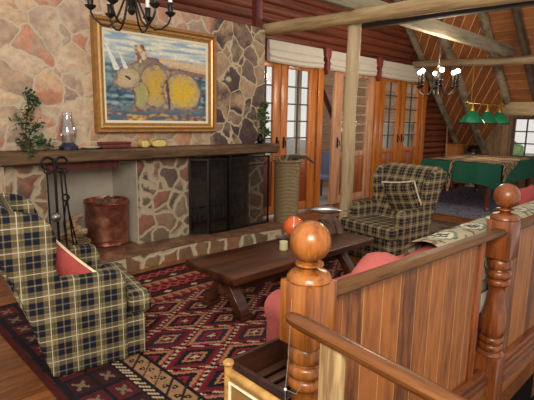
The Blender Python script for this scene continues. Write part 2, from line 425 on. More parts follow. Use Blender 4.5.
# hearth
h = empty('hearth', (0, 0, 0), 0, 'low stone hearth platform with brown slab top running under the mantel', 'hearth')
front = [(1.25, 4.11), (2.95, 4.19), (4.42, 4.03)]
mb = MB(); mb.poly([(x, y + .02, 0) for x, y in front] + [(4.42, 4.53, 0), (1.25, 4.53, 0)], (0, 0, .148)); mb.build('stone_face', M['hearth_face'], h, smooth=False)
mb = MB(); mb.poly([(x, y + .01, .148) for x, y in front] + [(4.43, 4.53, .148), (1.24, 4.53, .148)], (0, 0, .017)); mb.build('hearth_slab', M['slab'], h, bevel=.008)
MB().b2(1.565, 2.485, 4.535, 5.11, .0, .163).build('niche_floor', M['slab'], h); MB().b2(3.175, 4.105, 4.535, 5.04, 0, .163).build('firebox_floor', M['slab'], h)

# mantel shelf: rough hewn timber
mb = MB()
nx = 26
for k in range(1):
    rings = []
    for i in range(nx + 1):
        x = 1.13 + (4.46 - 1.13) * i / nx
        w = lambda s: .012 * noise.noise(Vector((x * 2.3, s, 0)))
        pts = [(YW - .002, 1.11 + w(1)), (4.37 + w(2), 1.105 + w(3)), (4.33 + w(4), 1.125 + w(3)), (4.32 + w(5), 1.20 + w(6)), (4.34 + w(7), 1.228), (YW - .002, 1.23)]
        rings.append([mb.bm.verts.new((x, y, z)) for y, z in pts])
    for a, b in zip(rings, rings[1:]):
        for i in range(6): mb.bm.faces.new((a[i], a[(i+1) % 6], b[(i+1) % 6], b[i]))
    mb.bm.faces.new(rings[0]); mb.bm.faces.new(rings[-1][::-1])
tag(mb.build('mantel_shelf', M['mantel']), 'long rough-hewn brown timber mantel shelf across the stone fireplace', 'mantel shelf')

# siding: half-round logs, one mesh
def siding(name, z0, z1, xa, xb, cut=False, pitch=.135, y=YD, lowonly=None):
    mb = MB(); z = z0
    while z < z1 - .01:
        zt = min(z + pitch, z1)
        x1 = xb
        if cut: x1 = min(xb, 9.1 + (3.41 - z) / .877 + .02)
        prof = [(y + .03, z), (y, z + .01), (y - .028, z + pitch*.35), (y - .03, z + pitch*.6), (y - .012, z + pitch*.92), (y + .03, z + pitch)]
        a = [mb.bm.verts.new((xa, p, min(q, z1))) for p, q in prof]; b = [mb.bm.verts.new((x1, p, min(q, z1))) for p, q in prof]
        for i in range(5): mb.bm.faces.new((a[i], b[i], b[i+1], a[i+1]))
        mb.bm.faces.new(a); mb.bm.faces.new(b[::-1]); mb.bm.faces.new((a[5], b[5], b[0], a[0]))
        z += pitch
    return struct(mb.build(name, M['red']))
siding('wall_upper', 2.69, 4.62, 1.0, 9.9, True)
siding('wall_back', 0, 2.69, 10.06, 12.05, True)
struct(MB().b2(-1.5, 1.2, 5.2, 5.26, 0, 4.6).build('wall_left', M['plaster_w'], smooth=False))
struct(MB().b2(4.38, 5.0, YD+.0, YD+.06, 0, 2.69).build('trim_2', M['door'], smooth=False))
struct(MB().b2(4.95, 10.06, YD-.01, YD+.05, 2.42, 2.70).build('trim_3', M['redpost'], smooth=False))

# ------------- doors
def leaf(parent, x0, x1, sw, mats, z0=.03, z1=2.42, rows=5, cols=2, panel=.90, y=YD, bot=.14):
    fm, pm, bm_ = mats
    mb = MB(); mb.b2(x0, x0+sw[0], y-.025, y+.025, z0, z1); mb.b2(x1-sw[1], x1, y-.025, y+.025, z0, z1)
    f = mb.build('stile', fm, parent, bevel=.005)
    mb = MB(); gx0, gx1 = x0+sw[0], x1-sw[1]
    mb.b2(gx0, gx1, y-.022, y+.022, z1-.09, z1); mb.b2(gx0, gx1, y-.022, y+.022, z0, z0+bot); mb.b2(gx0, gx1, y-.022, y+.022, panel-.02, panel+.08)
    mb.build('cross_rail', fm, parent, bevel=.004)
    mb = MB(); mb.b2(gx0, gx1, y-.008, y+.012, z0+bot, panel-.02)
    if gx1-gx0 > .3: mb.b2(gx0+.05, gx1-.05, y-.018, y, z0+bot+.05, panel-.07)
    mb.build('lower_panel', pm, parent, bevel=.004)
    mb = MB(); gz0, gz1 = panel+.08, z1-.09
    for r in range(1, rows): z = gz0+(gz1-gz0)*r/rows; mb.b2(gx0, gx1, y-.014, y+.014, z-.011, z+.011)
    for c in range(1, cols): x = gx0+(gx1-gx0)*c/cols; mb.b2(x-.011, x+.011, y-.012, y+.012, gz0, gz1)
    mb.build('glazing_bars', bm_, parent)
    MB().b2(gx0, gx1, y-.003, y+.003, gz0, gz1).build('pane', M['glass'], parent, smooth=False)
def handle(parent, x, z, y=YD):
    mb = MB(); mb.b2(x-.018, x+.018, y-.035, y-.025, z-.09, z+.09); mb.tube([(x, y-.03, z+.03), (x, y-.07, z+.03), (x+.0, y-.075, z-.06)], .009)
    mb.build('door_handle', M['black'], parent)
d1 = empty('door_1', (0, 0, 0), kind='structure')
leaf(d1, 4.72, 5.345, (.16, .165), (M['door'], M['door_red'], M['muntin']))
leaf(d1, 5.355, 6.22, (.155, .2), (M['door'], M['door_red'], M['muntin']), cols=2)
handle(d1, 5.27, 1.18); handle(d1, 5.43, 1.18)
MB().b2(6.23, 6.37, YD-.05, YD+.05, 0, 2.5).build('door_frame', M['door'], d1, bevel=.01)
mb = MB()
for z in (.5, 1.2, 1.9): mb.tube([(6.225, YD-.055, z), (6.225, YD-.055, z+.12)], .008)
mb.build('hinge', M['brass'], d1)
d2 = empty('door_2', (0, 0, 0), kind='structure')
leaf(d2, 6.70, 7.965, (.25, .24), (M['door_p'], M['door_r'], M['muntin_p']), rows=8, cols=2)
handle(d2, 6.84, 1.15)
d3 = empty('door_3', (0, 0, 0), kind='structure')
MB().b2(7.98, 8.16, YD-.05, YD+.05, 0, 2.5).build('door_frame', M['door'], d3, bevel=.01)
leaf(d3, 8.17, 8.99, (.18, .18), (M['door'], M['door_r'], M['muntin']), rows=5, cols=2, panel=.92)
leaf(d3, 9.0, 9.86, (.18, .18), (M['door'], M['door_r'], M['muntin']), rows=5, cols=2, panel=.92)
handle(d3, 8.92, 1.2); handle(d3, 9.08, 1.2)
MB().b2(9.87, 10.06, YD-.05, YD+.05, 0, 2.5).build('door_frame', M['door'], d3, bevel=.01)

# ------------- folded roman blinds over the doors
def blind(x0, x1, label):
    o = empty('roman_blind', ((x0+x1)/2, YD-.03, 2.41), 0, label, 'blind')
    w = (x1-x0)/2
    mb = MB(); nxx = 14
    prof = [(-.0, .29), (-.05, .285), (-.055, .2), (-.075, .17), (-.06, .15), (-.062, .11), (-.09, .075), (-.07, .05), (-.075, .01), (-.05, -.015), (0, 0)]
    rings = []
    for i in range(nxx+1):
        x = -w + 2*w*i/nxx; sag = -.018*(1-(x/w)**2)
        rings.append([mb.bm.verts.new((x, y + .004*noise.noise(Vector((x*4, z*20, x0))), z + (sag if z < .12 else 0) + .004*noise.noise(Vector((x*3, z*9, 4+x0))))) for y, z in prof])
    n = len(prof)
    for a, b in zip(rings, rings[1:]):
        for i in range(n): mb.bm.faces.new((a[i], a[(i+1) % n], b[(i+1) % n], b[i]))
    mb.bm.faces.new(rings[0]); mb.bm.faces.new(rings[-1][::-1])
    mb.build('folded_fabric', M['valance'], o)
    MB().b2(-w, w, -.045, 0, .285, .3).build('head_batten', M['valance'], o)
blind(5.02, 6.28, 'cream folded roman blind above the orange double doors beside the stone chimney')
blind(6.46, 7.88, 'cream folded roman blind behind the round log post, middle of three')
blind(8.06, 9.78, 'cream folded roman blind farthest from the fireplace, above the right-hand doors')
for x, l in ((6.375, 'red carved timber bracket between the first and middle cream blinds'), (7.975, 'red carved timber bracket between the middle and farthest cream blinds')):
    o = empty('timber_bracket', (x, YD-.03, 2.3), 0, l, 'bracket', 'red brackets between the blinds')
    mb = MB(); mb.poly([(-.07, -.1, .44), (.07, -.1, .44), (.07, -.1, .3), (.03, -.1, .24), (.035, -.1, .1), (0, -.1, 0), (-.035, -.1, .1), (-.03, -.1, .24), (-.07, -.1, .3)], (0, .09, 0))
    mb.build('carved_bracket', M['redpost'], o, bevel=.008)

# ------------- sloping end roof, end wall
def onroof(x, y, off=0): return Vector((x + off*.66, y, 3.41 - .877*(x-9.1) + off*.75))
def roofpanel(name, pts, mat, ang):
    """pts (x,y) on the slope; UV: u=y , v=distance down slope"""
    mb = MB(); k = math.hypot(1, .877)
    mb.poly([onroof(x, y, .0) for x, y in pts], (.04, 0, .05))
    ul = mb.bm.loops.layers.uv.new('UVMap')
    for f in mb.bm.faces:
        for lp in f.loops: 
            c = lp.vert.co; lp[ul].uv = (c.y*math.cos(ang)+c.x*k*math.sin(ang), -c.y*math.sin(ang)+c.x*k*math.cos(ang))
    return struct(mb.build(name, mat, smooth=False))
# boards run along direction (dx -.39*1.33, dy -.32): stripes across the perpendicular
roofpanel('ceiling_left', [(7.4, 3.62), (10.66, 3.62), (12.1, 4.66), (12.1, 5.22), (7.4, 5.22)], M['dboards'], math.atan2(-.32, .52))
roofpanel('ceiling_right', [(7.4, .6), (10.72, .6), (10.72, 3.62), (7.4, 3.62)], M['hboards'], PI/2)
mb = MB(); mb.b2(12.0, 12.06, 3.93, 5.25, 0, 2.12); mb.b2(12.0, 12.06, .6, 3.93, 0, .76); mb.b2(12.0, 12.06, .6, 3.93, 1.69, 2.12); mb.b2(12.0, 12.06, .6, 2.3, .76, 1.69)
struct(mb.build('wall_right', M['vboards'], uv=True, smooth=False))
struct(MB().b2(10.72, 12.04, .6, 3.62, 2.09, 2.13).build('ceiling_dormer', M['vboards'], uv=True, smooth=False))
wn = empty('window_1', (12.02, 0, 0), 0, kind='structure')
mb = MB(); mb.b2(-.04, .02, 3.87, 3.93, .76, 1.69); mb.b2(-.04, .02, 2.3, 2.36, .76, 1.69); mb.b2(-.04, .02, 2.36, 3.87, .76, .81); mb.b2(-.04, .02, 2.36, 3.87, 1.65, 1.69); mb.build('window_frame', M['muntin'], wn)
mb = MB()
for i in range(1, 6): y = 3.87-1.51*i/6; mb.b2(-.015, .015, y-.014, y+.014, .81, 1.65)
for i in range(1, 3): z = .81+.84*i/3; mb.b2(-.015, .015, 2.36, 3.87, z-.014, z+.014)
mb.build('glazing_bars', M['muntin'], wn)
MB().b2(-.003, .003, 2.36, 3.87, .81, 1.65).build('pane', M['glass'], wn, smooth=False)
tag(MB().b2(10.66, 10.78, .7, 3.76, 1.72, 2.0).build('lintel_beam', M['lintel'], bevel=.012), 'pale squared timber lintel above the far window', 'beam')

def rafter(y, x0, x1, w, mat, label, off=-.07):
    mb = MB()
    pts = [onroof(x0 + (x1-x0)*i/10, y, off) + Vector((0, .015*noise.noise(Vector((i*.5, y, 0))), 0)) for i in range(11)]
    mb.tube(pts, [w*(1+.12*noise.noise(Vector((i, y*3, 2)))) for i in range(11)], 8, .15)
    o = mb.build('rafter', mat); return tag(o, label, 'rafter', 'rafters under the sloping end roof')
rafter(5.12, 7.9, 11.95, .075, M['rafter'], 'grey rafter log along the edge of the dark red wall')
rafter(4.5, 7.9, 11.95, .095, M['rafter'], 'thick grey rafter log running down behind the green billiard lamp')
rafter(3.64, 7.9, 10.64, .085, M['rafter'], 'grey rafter log ending at the left end of the window lintel')
rafter(3.08, 7.9, 10.6, .07, M['rafter_d'], 'dark thin rafter right of the lintel end, over the window')
rafter(2.5, 7.9, 10.6, .07, M['rafter_d'], 'dark rafter at the far right edge of the view')

def logbeam(name, p0, p1, r, mat, label, seg=10, n=14, cat='beam', jit=.18):
    p0, p1 = Vector(p0), Vector(p1); mb = MB()
    pts = [p0.lerp(p1, i/n) + Vector((noise.noise(Vector((i*.35, 1, r*9))), noise.noise(Vector((i*.35, 7, r*9))), noise.noise(Vector((i*.35, 3, r*9))))) * r*.22 for i in range(n+1)]
    mb.tube(pts, [r*(1+.1*noise.noise(Vector((i*.6, 5, r)))) for i in range(n+1)], seg, jit)
    return tag(mb.build(name, mat), label, cat)
logbeam('log_beam', (4.5, 4.68, 2.71), (4.5, .6, 2.64), .078, M['pale_logy'], 'pale rough log beam from the chimney corner across the log post')
tag(MB().b2(4.66, 4.8, .6, 3.25, 2.60, 2.74).build('squared_beam', M['dark_beam'], bevel=.01), 'dark squared beam running just behind the pale log beam', 'beam')
mb = MB(); mb.b2(3.3, 9.5, 3.22, 3.32, 2.76, 2.95)
tag(mb.build('plank_beam', M['grey_beamx'], bevel=.02, sub=0), 'grey weathered plank beam carrying the far chandelier', 'beam')
logbeam('crossbeam', (9.35, 5.15, 2.74), (9.35, .6, 2.60), .075, M['grey_beamy'], 'round grey-brown crossbeam under the end of the grey plank beam')
logbeam('log_post', (4.62, 3.33, 0), (4.62, 3.33, 2.64), .078, M['pale_log'], 'pale round log post standing left of the tartan wing chair by the doors', cat='post', seg=14, jit=.1)
tag(MB().b2(4.26, 4.36, 4.58, 4.68, 2.70, 4.5).build('red_post', M['redpost'], bevel=.008), 'dark red squared post rising from the top corner of the stone chimney', 'post')

# ---------------------------------------------------------------- exterior
struct(MB().b2(-4, 30, 5.3, 30, -.3, -.14).b2(12.1, 30, -10, 5.3, -.3, -.14).build('floor_patio', M['patio'], smooth=False))
tag(MB().b2(8.75, 18, 7.4, 7.5, -.14, 3.4).build('outbuilding_wall', M['ext'], uv=True, smooth=False), 'pinkish brown clad outside wall seen through the right-hand doors', 'wall')
for x, y, l in ((7.55, 6.8, 'pale porch post seen through the left pane of the orange doors'), (7.95, 6.8, 'pale porch post seen through the right pane of the orange doors')):
    tag(MB().b2(x-.05, x+.05, y-.05, y+.05, -.14, 3).build('porch_post', M['white']), l, 'post', 'porch posts outside the doors')
tag(MB().tube([(8.3, 7.0, 2.65), (9.3, 7.0, 1.25)], .06, 6).build('porch_brace', M['extred']), 'dark red diagonal porch brace outside the open doorway', 'brace')
oc = empty('outdoor_chair', (8.05, 6.3, -.14), R(20), 'slate blue cloth chair standing outside the open doorway', 'chair')
MB().b2(-.25, .25, -.25, .25, .42, .5).build('seat', M['bluefab'], oc, bevel=.02); MB().b2(.2, .27, -.25, .25, .45, 1.0).build('backrest', M['bluefab'], oc, bevel=.02)
for a, b in ((-1, -1), (-1, 1), (1, -1), (1, 1)): MB().b2(a*.22-.02, a*.22+.02, b*.22-.02, b*.22+.02, 0, .42).build('leg', M['extred'], oc)
for i, (x, y, z0, l) in enumerate(((9.85, 6.0, -.14, 'white stacked garden pots outside the left pane of the far doors'), (11.0, 6.1, -.14, 'white stacked garden pots outside the right pane of the far doors'))):
    pt = empty('pot_stack', (x, y, z0), 0, l, 'pots', 'pot stacks outside')
    for k in range(6): MB().lathe([(.13, 0), (.19, .26), (.2, .26), (.2, .3), (.17, .3)], (0, 0, .27*k), 16).build('pot', M['white'], pt)
def treeb(loc, r, sz, seed, label, nm='tree'):
    e = empty(nm, (loc[0], loc[1], -.14), 0, label, 'tree')
    mb = MB(); mb.sphere((0, 0, loc[2]), r, 4, (1, 1, sz))
    for v in mb.bm.verts: v.co += (v.co - Vector((0, 0, loc[2]))) * (.3*noise.noise(v.co*1.2+Vector((seed, 0, 0))) + .18*noise.noise(v.co*4+Vector((seed, 0, 0))))
    mb.build('crown', M['tree'], e); MB().tube([(0, 0, 0), (0, 0, loc[2])], [.15, .1]).build('trunk', M['bark'], e)
treeb((24, 8.6, .2), 1.3, .7, 9, 'green tree outside the far window, left side')
treeb((26, 5.6, .0), 1.6, .6, 5, 'green tree outside the far window, right side')

# ---------------------------------------------------------------- painting
pa = empty('framed_painting', (2.79, YW-.0, 1.94), 0, 'large gilt-framed oil painting of a rhinoceros hanging on the stone chimney', 'painting')
def rframe(x0, x1, z0, z1, w, y0, y1, mb):
    mb.b2(x0, x0+w, y0, y1, z0, z1); mb.b2(x1-w, x1, y0, y1, z0, z1); mb.b2(x0+w, x1-w, y0, y1, z0, z0+w); mb.b2(x0+w, x1-w, y0, y1, z1-w, z1)
def prof_frame(hx, hz, prof, mb):
    """prof: list (inset, y) swept round a mitred rectangle"""
    rings = []
    for sx, sz in ((-1, -1), (1, -1), (1, 1), (-1, 1)):
        rings.append([mb.bm.verts.new((sx*(hx-i), y, sz*(hz-i))) for i, y in prof])
    n = len(prof)
    for k in range(4):
        a, b = rings[k], rings[(k+1) % 4]
        for i in range(n-1): mb.bm.faces.new((a[i], b[i], b[i+1], a[i+1]))
hx, hz = .745, .56
mb = MB(); prof_frame(hx, hz, [(0, 0), (0, -.06), (.012, -.075), (.03, -.07), (.04, -.055), (.04, -.0)], mb); mb.build('outer_frame', M['gold'], pa)
mb = MB(); prof_frame(hx, hz, [(.04, -.02), (.045, -.05), (.06, -.062), (.075, -.05), (.08, -.02)], mb); mb.build('gilt_bead', M['gold_l'], pa)
mb = MB(); prof_frame(hx, hz, [(.08, -.02), (.08, -.045), (.1, -.035), (.105, -.02)], mb); mb.build('inner_frame', M['gold'], pa)
mb = MB(); prof_frame(hx, hz, [(.1, -.02), (.1, -.03), (.125, -.022), (.128, -.015)], mb); mb.build('linen_liner', M['liner'], pa)
L3 = lambda h: lin(h)[:3]
def mixc(a, b, t): t = max(0, min(1, t)); return tuple(p*(1-t)+q*t for p, q in zip(a, b))
def inpoly(x, y, P):
    c = False; n = len(P)
    for i in range(n):
        x1, y1 = P[i]; x2, y2 = P[(i+1) % n]
        if (y1 > y) != (y2 > y) and x < (x2-x1)*(y-y1)/(y2-y1)+x1: c = not c
    return c
def segd(x, y, x1, y1, x2, y2):
    dx, dy = x2-x1, y2-y1; t = max(0, min(1, ((x-x1)*dx+(y-y1)*dy)/(dx*dx+dy*dy))); return math.hypot(x-x1-t*dx, y-y1-t*dy)
body = [(.06, .42), (.08, .50), (.12, .60), (.2, .65), (.28, .69), (.36, .75), (.45, .76), (.53, .70), (.60, .64), (.70, .66), (.82, .62), (.90, .52), (.95, .38), (.93, .24), (.85, .15), (.6, .13), (.4, .16), (.3, .12), (.24, .16), (.25, .3), (.2, .37), (.12, .37)]
def paint(u, v):
    nz = noise.noise(Vector((u*5, v*26, 0))); n2 = noise.noise(Vector((u*22, v*22, 5))); n3 = noise.noise(Vector((u*4, v*9, 9))); n4 = noise.noise(Vector((u*40, v*60, 2)))
    uu = u + .012*n2; vv = v + .016*n3 + .01*n2
    sea = mixc(L3('#3d5a68'), L3('#8fa3a3'), .4+nz*1.4); sea = mixc(sea, L3('#2b3a4c'), .25+n2*1.3)
    sky = mixc(L3('#d8d3bd'), L3('#8fa4b4'), .38+nz*1.7)
    c = mixc(sea, sky, (vv-.62)*6)
    band = abs(vv - (.74 - .16*(u-.5)))
    if u > .5 and band < .07: c = mixc(L3('#d8b084'), c, band/.08+n2*.5)
    if abs(vv-(.66-.14*(u-.5))) < .02 and u > .55: c = L3('#96604a')
    if vv < .20:
        g = mixc(L3('#8a4438'), L3('#c8a04a'), .5+n2*1.8); g = mixc(g, L3('#4a5f70'), .62+nz*1.6)
        c = mixc(c, g, (.20-vv)*9 if vv > .06 else 1)
    if inpoly(uu, vv, body):
        c = mixc(L3('#b7a070'), L3('#8d8a78'), .45+n2*1.2)
        for ex, ey, rx, ry, col in ((.45, .42, .14, .25, '#c49a34'), (.74, .37, .2, .23, '#d2a826'), (.19, .5, .12, .12, '#c0a582'), (.31, .30, .07, .16, '#9c9a5c')):
            d = math.hypot((uu-ex)/rx, (vv-ey)/ry)
            if d < 1: c = mixc(L3(col), c, max(0, d*1.3-.45)+n2*.6+n4*.3)
            elif d < 1.25: c = mixc(L3('#75545a'), c, (d-1)/.25+.2+n2)
        top_ = .60+.08*math.sin((uu-.2)*5)
        if uu > .3 and vv > top_-.06: c = mixc(c, L3('#7d5c5e'), min(.75, (vv-top_+.06)*9+n2))
        e = min(segd(uu, vv, *body[i], *body[(i+1) % len(body)]) for i in range(len(body)))
        if e < .03: c = mixc(L3('#6a4c54'), c, e/.04+.15+n2)
        if segd(uu, vv, .57, .5, .6, .15) < .014: c = L3('#5c4048')
    if segd(uu, vv, .19, .52, .215, .50) < .014: c = L3('#3b3038')
    for p in (((.015, .86), (.10, .60), .026), ((.13, .78), (.18, .62), .02)):
        t_ = max(0, min(1, (p[0][1]-vv)/(p[0][1]-p[1][1])))
        if segd(u, v, *p[0], *p[1]) < p[2]*(.25+.75*t_): c = L3('#d9d6cc')
    for p in ((.28, .86, .31, .70), (.33, .88, .36, .74)):
        if segd(uu, vv, *p) < .022: c = mixc(L3('#8a5540'), L3('#d8b890'), .5+n2*2)
    k = 1 + .22*n4 + .1*n2
    return tuple(max(0, q*k) for q in c)
gridmesh('canvas', lambda u, v: Vector(((u-.5)*1.24, -.016, (v-.5)*.87)), 190, 130, paint, M['canvas'], pa)

# ---------------------------------------------------------------- things on the mantel
ZM = 1.232
def leafmesh(mb, c, s, d):
    d = d.normalized(); sd = d.cross(Vector((random.random()-.5, random.random()-.5, 1))).normalized(); c = Vector(c)
    q = [c, c + d*s*.5 + sd*s*.3, c + d*s, c + d*s*.5 - sd*s*.3]
    mb.bm.faces.new([mb.bm.verts.new(p) for p in q])
def plantthing(name, loc, pts, n, size, mat, label, cat, stems, pot=None):
    e = empty(name, loc, 0, label, cat)
    mb = MB()
    for i in range(n):
        c, r = random.choice(pts); p = Vector(c) + Vector((random.gauss(0, 1), random.gauss(0, .6), random.gauss(0, 1)))*r*.55
        leafmesh(mb, p, size*random.uniform(.6, 1.3), Vector((random.uniform(-1, 1), random.uniform(-1, .4), random.uniform(-.6, .8))))
    mb.build('foliage', mat, e, smooth=False)
    mb = MB()
    for s_ in stems: mb.tube(s_, .005, 5)
    mb.build('stem', M['stem'], e)
    if pot: pot(e)
    return e
def smallpot(e): MB().lathe([(.035, 0), (.05, .07), (.055, .08), (.045, .08)], (0, 0, 0), 16).build('pot', M['drift'], e)
plantthing('potted_ivy', (1.36, 4.43, ZM), [((.07, 0, .46), .05), ((.09, 0, .42), .04), ((.04, 0, .34), .04), ((0, 0, .25), .06), ((-.02, 0, .16), .08), ((.02, -.03, .1), .09), ((.1, -.05, .07), .06), ((.18, -.05, .04), .05), ((-.05, -.05, .03), .07), ((.1, 0, .22), .05), ((.0, -.1, -.01), .04)], 520, .045, M['leaf'],
           'leafy green ivy standing on the left end of the mantel', 'plant', [[(0, 0, 0), (.01, 0, .2), (.06, 0, .45)], [(0, 0, .05), (.1, -.03, .08), (.2, -.05, .03)], [(0, 0, .05), (.05, 0, .15), (.1, 0, .25)]], smallpot)
plantthing('leafy_sprig', (4.22, 4.44, ZM), [((.03, 0, .42), .05), ((0, 0, .34), .06), ((.07, 0, .30), .04), ((.02, 0, .22), .045), ((.08, -.02, .14), .035), ((.05, 0, .48), .03)], 420, .06, M['leaf2'],
           'trailing green sprig in a dark vase on the right end of the mantel', 'plant', [[(0, 0, .1), (.01, 0, .3), (.05, 0, .5)], [(0, 0, .1), (.05, -.02, .2), (.09, -.02, .1)]],
           lambda e: MB().lathe([(.03, 0), (.045, .03), (.04, .08), (.02, .11), (.026, .13)], (0, 0, 0), 16).build('vase', M['black'], e))
hl = empty('hurricane_lamp', (1.73, 4.42, ZM), 0, 'glass hurricane lamp with dark blue base on the mantel beside the ivy', 'lamp')
MB().lathe([(.085, 0), (.085, .03), (.06, .05), (.05, .065), (.0, .065)], seg=24).build('base', M['navy'], hl)
MB().lathe([(.05, .06), (.075, .12), (.08, .17), (.06, .24), (.042, .29), (.045, .34), (.05, .345)], seg=24, cap=False).build('glass_chimney', glass('lamp glass', (.85, .82, .8, 1), alpha=.28), hl)
MB().lathe([(.0, .06), (.02, .065), (.02, .16), (0, .165)], seg=12).build('candle', M['white'], hl)
bx = empty('wooden_box', (2.19, 4.43, ZM), R(-2), 'flat dark red wooden box lying on the mantel under the painting', 'box')
MB().b2(-.15, .15, -.06, .06, 0, .04).build('box_body', M['brownbox'], bx, bevel=.005); MB().b2(-.155, .155, -.065, .065, .042, .062).build('lid', M['brownbox'], bx, bevel=.006)
tag(MB().lathe([(.04, 0), (.09, .015), (.095, .02), (.04, .008)], (0, 0, 0), 24).build('saucer', M['white'], loc=(1.94, 4.42, ZM)), 'small pale saucer on the mantel between the lamp and the red box', 'saucer')
def tin(name, x, w, label):
    e = empty(name, (x, 4.42, ZM), 0, label, 'trinket box')
    mb = MB(); mb.poly([(math.copysign(abs(math.cos(a))**.6, math.cos(a))*w/2, -.035, .04+math.copysign(abs(math.sin(a))**.8, math.sin(a))*.04) for a in [2*PI*i/20 for i in range(20)]], (0, .07, 0)); mb.build('body', M['cream_y'], e, bevel=.004)
    MB().tube([(math.copysign(abs(math.cos(a))**.6, math.cos(a))*w/2*.98, -.036, .04+math.copysign(abs(math.sin(a))**.8, math.sin(a))*.038) for a in [2*PI*i/20 for i in range(21)]], .005, 6).build('rim', M['gold'], e)
tin('trinket_box', 2.51, .1, 'small rounded yellow trinket box on the mantel, left of the longer one')
tin('trinket_box', 2.68, .19, 'longer rounded yellow-cream trinket box on the mantel below the painting')

# ---------------------------------------------------------------- fire tools and copper bin
ts = empty('tool_stand', (1.55, 4.3, .165), 0, 'tall black wrought iron fire tool stand with ring hooks on the hearth', 'tool stand')
MB().lathe([(.11, 0), (.11, .012), (.03, .03), (.0, .03)], seg=20).build('base', M['black'], ts)
MB().tube([(0, 0, .02), (0, 0, .9), (0, 0, 1.0)], .012).build('pole', M['black'], ts)
def ring(cx, cz, r, a0=0, a1=2*PI, y=0, n=16): return [(cx+r*math.cos(a0+(a1-a0)*i/n), y, cz+r*math.sin(a0+(a1-a0)*i/n)) for i in range(n+1)]
for cx in (-.06, .06):
    MB().tube(ring(cx, .96, .053, 0 if cx < 0 else -.3, PI*1.35 if cx < 0 else PI*1.35), .009).build('ring_hook', M['black'], ts)
MB().tube([(-.07, 0, .86), (0, 0, .9), (.07, 0, .86)], .008).build('hook_bar', M['black'], ts)
def tool(name, dx, label, fn, tilt=0, dy=0):
    e = empty(name, (1.55+dx, 4.3+dy, .165), 0, label, 'fire tool', 'fire tools on the black stand')
    MB().tube([(0, 0, .86), (tilt*.4, 0, .5), (tilt, 0, .15)], .008).tube(ring(0, .89, .022), .006).build('shaft', M['black'], e); fn(e, tilt)
tool('hearth_shovel', -.07, 'black iron hearth shovel hanging leftmost on the tool stand', lambda e, t: MB().poly([(t-.05, 0, .02), (t+.05, 0, .02), (t+.055, 0, .16), (t-.055, 0, .16)], (0, .012, 0)).build('blade', M['black'], e), 0)
tool('hearth_brush', .04, 'black hearth brush hanging at the middle of the tool stand', lambda e, t: MB().lathe([(.015, .16), (.035, .12), (.045, .03)], (t, 0, 0), 12).build('bristles', M['black'], e), .02, -.03)
tool('fire_tongs', .075, 'black iron fire tongs hanging rightmost on the tool stand', lambda e, t: MB().tube([(0, 0, .62), (-.03, 0, .4), (-.0, 0, .06)], .007).tube([(0, 0, .62), (.06, 0, .3), (.1, 0, .08)], .007).tube(ring(0, .64, .03), .008).build('tong_arm', M['black'], e), .05, -.02)
tag(MB().sphere((0, 0, 0), .045, 3).build('iron_ball', M['silver'], loc=(1.52, 4.26, .64)), 'small round grey metal ball hanging on the tool stand', 'ball')

cp = empty('copper_log_bin', (2.25, 4.79, .164), 0, 'dented cylindrical copper log bin standing in the white hearth niche', 'log bin')
MB().lathe([(.215, 0), (.225, .02), (.215, .06), (.222, .12), (.228, .3), (.225, .46), (.235, .475), (.235, .49), (.22, .49), (.21, .45), (.205, .08), (0, .06)], seg=40).build('copper_body', M['copper'], cp)
MB().lathe([(.214, .05), (.23, .06), (.216, .07)], seg=40, cap=False).build('foot_band', M['copper'], cp)
MB().lathe([(.232, .455), (.24, .465), (.232, .475)], seg=40, cap=False).build('rim_band', M['copper'], cp)
for i, (a, l) in enumerate(((0.3, 'split log poking out of the copper bin, toward the left'), (2.2, 'split log poking out of the copper bin, toward the right'), (1.2, 'split log lying across the top of the copper bin'))):
    mb = MB(); d = Vector((math.cos(a), math.sin(a)*.6, .05)); p = Vector((0, 0, .0)); mb.tube([p-d*.15, p, p+d*.15], .05, 7, .5)
    tag(mb.build('split_log', M['bark'], loc=(2.25, 4.79, .164+.42+i*.018)), l, 'log', 'logs in the copper bin')
# basket of kindling left of niche
kb = empty('kindling_basket', (1.79, 4.62, .164), 0, 'low tan basket heaped with firewood behind the fire tools', 'basket')
MB().lathe([(.13, 0), (.17, .05), (.18, .13), (.165, .13), (.12, .02)], seg=20).build('basket_body', M['wicker'], kb)
for i in range(9):
    a = random.uniform(0, PI); c = Vector((random.uniform(-.06, .06), random.uniform(-.06, .06), .16+.025*i)); d = Vector((math.cos(a), math.sin(a), random.uniform(-.2, .2)))*.085
    mb = MB(); mb.tube([c-d, c+d], .028, 6, .5); tag(mb.build('firewood_stick', M['log_end'], loc=(1.79, 4.62, .164)), 'short stick in the heap of firewood in the low basket', 'firewood', 'sticks in the kindling basket')

# fire screen
fs = empty('fire_screen', (3.2, 4.40, .166), 0, 'black wire mesh folding fire screen standing in front of the fireplace', 'fire screen')
def spanel(x0, y0, x1, y1, nm):
    d = Vector((x1-x0, y1-y0, 0)); L = d.length; a = math.atan2(d.y, d.x)
    f = MB(); 
    for z in (.01, .9): f.box((L/2, 0, z), (L, .018, .022))
    for x in (.009, L-.009): f.box((x, 0, .455), (.022, .02, .91))
    if nm == 'main_panel': f.box((L/2, 0, .80), (L, .014, .014))
    o = f.build('screen_frame', M['black'], fs); o.location = (x0, y0, 0); o.rotation_euler = (0, 0, a)
    m = MB(); m.b2(.02, L-.02, -.001, .001, .02, .89); q = m.build('wire_mesh', M['screen'], o, smooth=False)
spanel(-.05, .12, .13, -.02, 'side_panel'); spanel(.13, -.02, .43, -.03, 'side_panel'); spanel(.43, -.03, 1.15, -.0, 'main_panel')
MB().b2(.42, .45, -.05, -.02, 0, .93).build('hinge_post', M['black'], fs)
fg = empty('fire_grate', (3.62, 4.8, .164), 0, 'black iron fire grate inside the firebox behind the screen', 'grate')
mb = MB()
